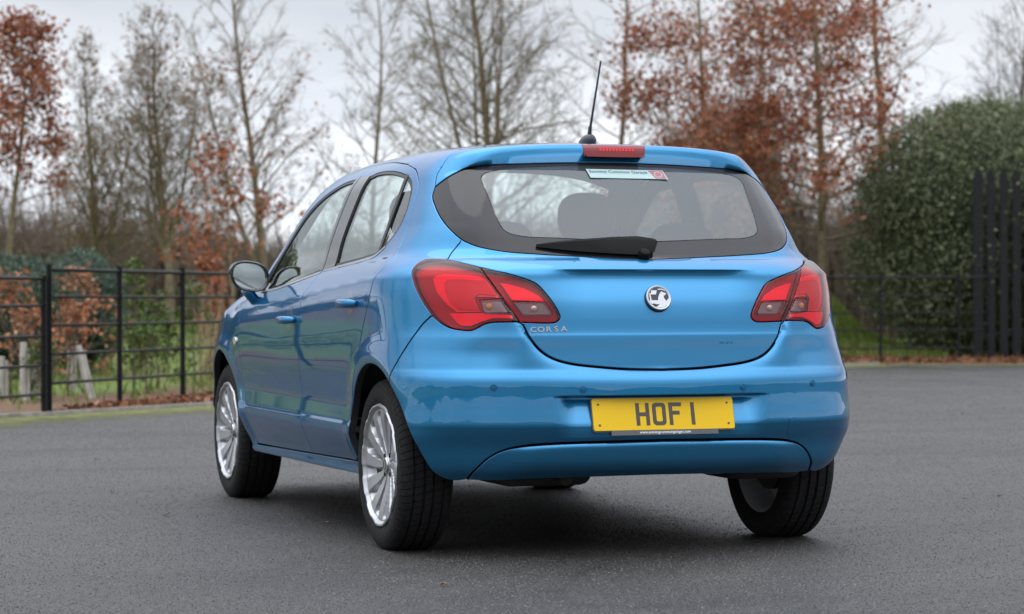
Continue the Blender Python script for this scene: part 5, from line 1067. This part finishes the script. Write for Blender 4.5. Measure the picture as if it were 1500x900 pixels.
# unseen hedge added on the other sides of the car park to darken low reflections
n = 16000; a = rg.uniform(0, 1, n); th_ = R(100)+a*R(165); rr_ = 34+rg.normal(size=n)*1.5; P = np.stack([2+rr_*np.sin(th_+YAW), -4+rr_*np.cos(th_+YAW), rg.random(n)*(1.6+.8*np.sin(th_*9)+.7*np.sin(th_*23+1))], 1)
tag(link('added_hedge', leaf_mesh('added_hedge', P, .55, rg, aspect=.7), 'brush'), 'added unseen brown hedge round the rest of the car park, darkening reflections', 'hedge', kind='stuff')
# leaf litter and grass along the fence
n = 17000; t = rg.uniform(0, 1, n); k = rg.uniform(-.2, 12, n); o_ = rg.gamma(1.6, .55, n); la_ = -3.62+.366*k+.95*o_-.1; de_ = 18.9+1.12*k-.31*o_; ok = (edge_off(la_, de_) > .08); la_, de_ = la_[ok], de_[ok]
la2 = rg.uniform(3.4, 9.5, 5000); de2 = 33.6+rg.gamma(1.5, .9, 5000); ok = edge_off(la2, de2) > .1; la_ = np.concatenate([la_, la2[ok]]); de_ = np.concatenate([de_, de2[ok]])
P = CAM*A([1, 1, 0])+VR*la_[:, None]+VF*de_[:, None]; P[:, 2] = ground_h(la_, de_)+.012+.03*rg.random(len(la_))
tag(link('leaf_litter', leaf_mesh('leaf_litter', P, .075, rg, fold=.5), 'litter'), 'fallen brown leaves lying along the foot of the fence', 'leaf litter', kind='stuff')
n = 9000; k = rg.uniform(-.5, 12, n); o_ = .25+rg.gamma(2.0, .6, n); la_ = -3.62+.366*k+.95*o_; de_ = 18.9+1.12*k-.31*o_; cl_ = np.sin(la_*5.1+de_*2.3)+np.sin(la_*2.3-de_*4.1); ok = (edge_off(la_, de_) > .25) & (cl_ > -.1); la_, de_, cl_ = la_[ok], de_[ok], cl_[ok]
P = CAM*A([1, 1, 0])+VR*la_[:, None]+VF*de_[:, None]; P[:, 2] = ground_h(la_, de_)+.02+rg.random(len(la_))*(.08+.13*cl_)
tag(link('ground_cover', leaf_mesh('ground_cover', P, .055, rg, fold=.4), 'leaf_green'), 'low green and brown weeds behind the left fence', 'weeds', kind='stuff')
n = 60000; la_ = np.where(rg.random(n) < .3, rg.uniform(3.6, 6.2, n), rg.uniform(-9, 11, n)); de_ = np.where((la_ > 3.6) & (la_ < 6.2), rg.uniform(34.5, 46, n), rg.uniform(19, 46, n)); eo = edge_off(la_, de_); pk = np.clip((eo-.5)/2.5, 0, 1)*(eo < 16)*(.35+.65*(np.sin(la_*1.9+de_*.8)+np.sin(la_*.7-de_*1.3) > -.4)); ok = rg.random(n) < pk; la_, de_ = la_[ok], de_[ok]; P = CAM*A([1, 1, 0])+VR*la_[:, None]+VF*de_[:, None]; P[:, 2] = ground_h(la_, de_)
hgt = rg.uniform(.05, .16, len(P)); off = rg.normal(size=(len(P), 3))*.03; off[:, 2] = hgt; sd_ = rg.normal(size=(len(P), 3)); sd_[:, 2] = 0; sd_ /= np.linalg.norm(sd_, axis=1, keepdims=True); sd_ *= .012
V = np.stack([P-sd_, P+sd_, P+off+sd_*.2, P+off-sd_*.2], 1).reshape(-1, 3); i = np.arange(len(P))[:, None]*4
tag(link('grass', fast_mesh('grass', V, np.concatenate([i, i+1, i+2, i+3], 1)), 'grass_blade'), 'rough green grass behind the fences', 'grass', kind='stuff')
# tall dry stems against the fence by the door mirror
rows = []; c_ = [(lat_of(p, 25.5), 25.5+rg.uniform(-.8, .8)) for p in rg.uniform(296, 352, 34)]
o = empty('dry_stems', tuple(at(lat_of(325, 25.5), 25.5)), 'clump of tall dry tan stems behind the fence next to the door mirror', 'plant'); bs = at(lat_of(325, 25.5), 25.5); st = []
for la_, de_ in c_:
    p = at(la_, de_, float(ground_h(la_, de_)))-bs; d = rg.normal(size=3)*.18; d[2] = rg.uniform(.6, 1.25); st.append((*p, *(p+d*.5), .008, .006)); st.append((*(p+d*.5), *(p+d+rg.normal(size=3)*.06), .006, .003))
mat('straw', (.30, .21, .13), .9); link('stem', segs_mesh('stem', st, 5), 'straw', o)

leaf_mat('chipping', [(0, (.015, .0143, .0138)), (.4, (.042, .0402, .0388)), (.75, (.080, .0765, .074)), (.95, (.125, .119, .114)), (1, (.20, .19, .18))], .7, 0)
tag(link('chippings', fast_mesh('chippings', *CHIP), 'chipping'), 'grey stone chippings in the surface of the tarmac', 'chippings', kind='stuff')
# single fallen leaves on the tarmac
def fallen_leaf(lat, dep, size, rot, seed, label, mt):
    rg = np.random.default_rng(seed); o = 15; pts = []; b = MB()
    for k in range(o):
        t = 2*math.pi*k/o; r_ = size*.5*(.72+.28*math.cos(t*4+.6))*(1+.15*rg.normal()); pts.append((1.5*r_*math.cos(t), .85*r_*math.sin(t), .004+.28*abs(r_*math.sin(t))+.12*size*rg.random()))
    b.add([(0, 0, .004)]+pts, [(0, 1+k, 1+(k+1) % o) for k in range(o)]); b.tube([(-size*.7, 0, .004), (-size*1.1, .1*size, .006)], .0012, 5)
    ob_ = b.build('fallen_leaf', mt, None, fix=False); ob_.location = tuple(at(lat, dep, .002)); ob_.rotation_euler = (0, 0, rot); tag(ob_, label, 'leaf', 'dry leaves dropped on the tarmac')
mat('leaf_dry', (.15, .085, .050), .8); mat('leaf_dry_dark', (.05, .032, .022), .8); mat('leaf_dry_red', (.28, .10, .06), .8)
dep_of = lambda py: 3217./(py-439.5)
for px, py, s_, mt, lb in ((244, 755, .040, 'leaf_dry', 'curled brown leaf on the tarmac in the left foreground'), (164, 723, .026, 'leaf_dry_dark', 'small dark leaf scrap left of the curled brown leaf'), (478, 767, .022, 'leaf_dry', 'brown leaf on the shaded tarmac left of the rear wheel'), (650, 859, .026, 'leaf_dry_red', 'reddish leaf near the bottom edge, below the rear wheel'), (139, 674, .022, 'leaf_dry_dark', 'tiny dark leaf farther back on the left, the left one of two'), (160, 675, .020, 'leaf_dry_dark', 'tiny dark leaf farther back on the left, the right one of two'), (1409, 609, .035, 'leaf_dry_red', 'reddish leaf far off on the tarmac at the right'), (1412, 734, .024, 'leaf_dry_dark', 'dark leaf on the tarmac right of the car, left one of two'), (1463, 730, .030, 'leaf_dry', 'pale brown leaf on the tarmac right of the car, right one of two'), (154, 827, .010, 'leaf_dry_dark', 'dark speck of leaf in the lower left foreground')):
    d = dep_of(py); fallen_leaf(lat_of(px, d), d, s_, px*.7, px, lb, mt)
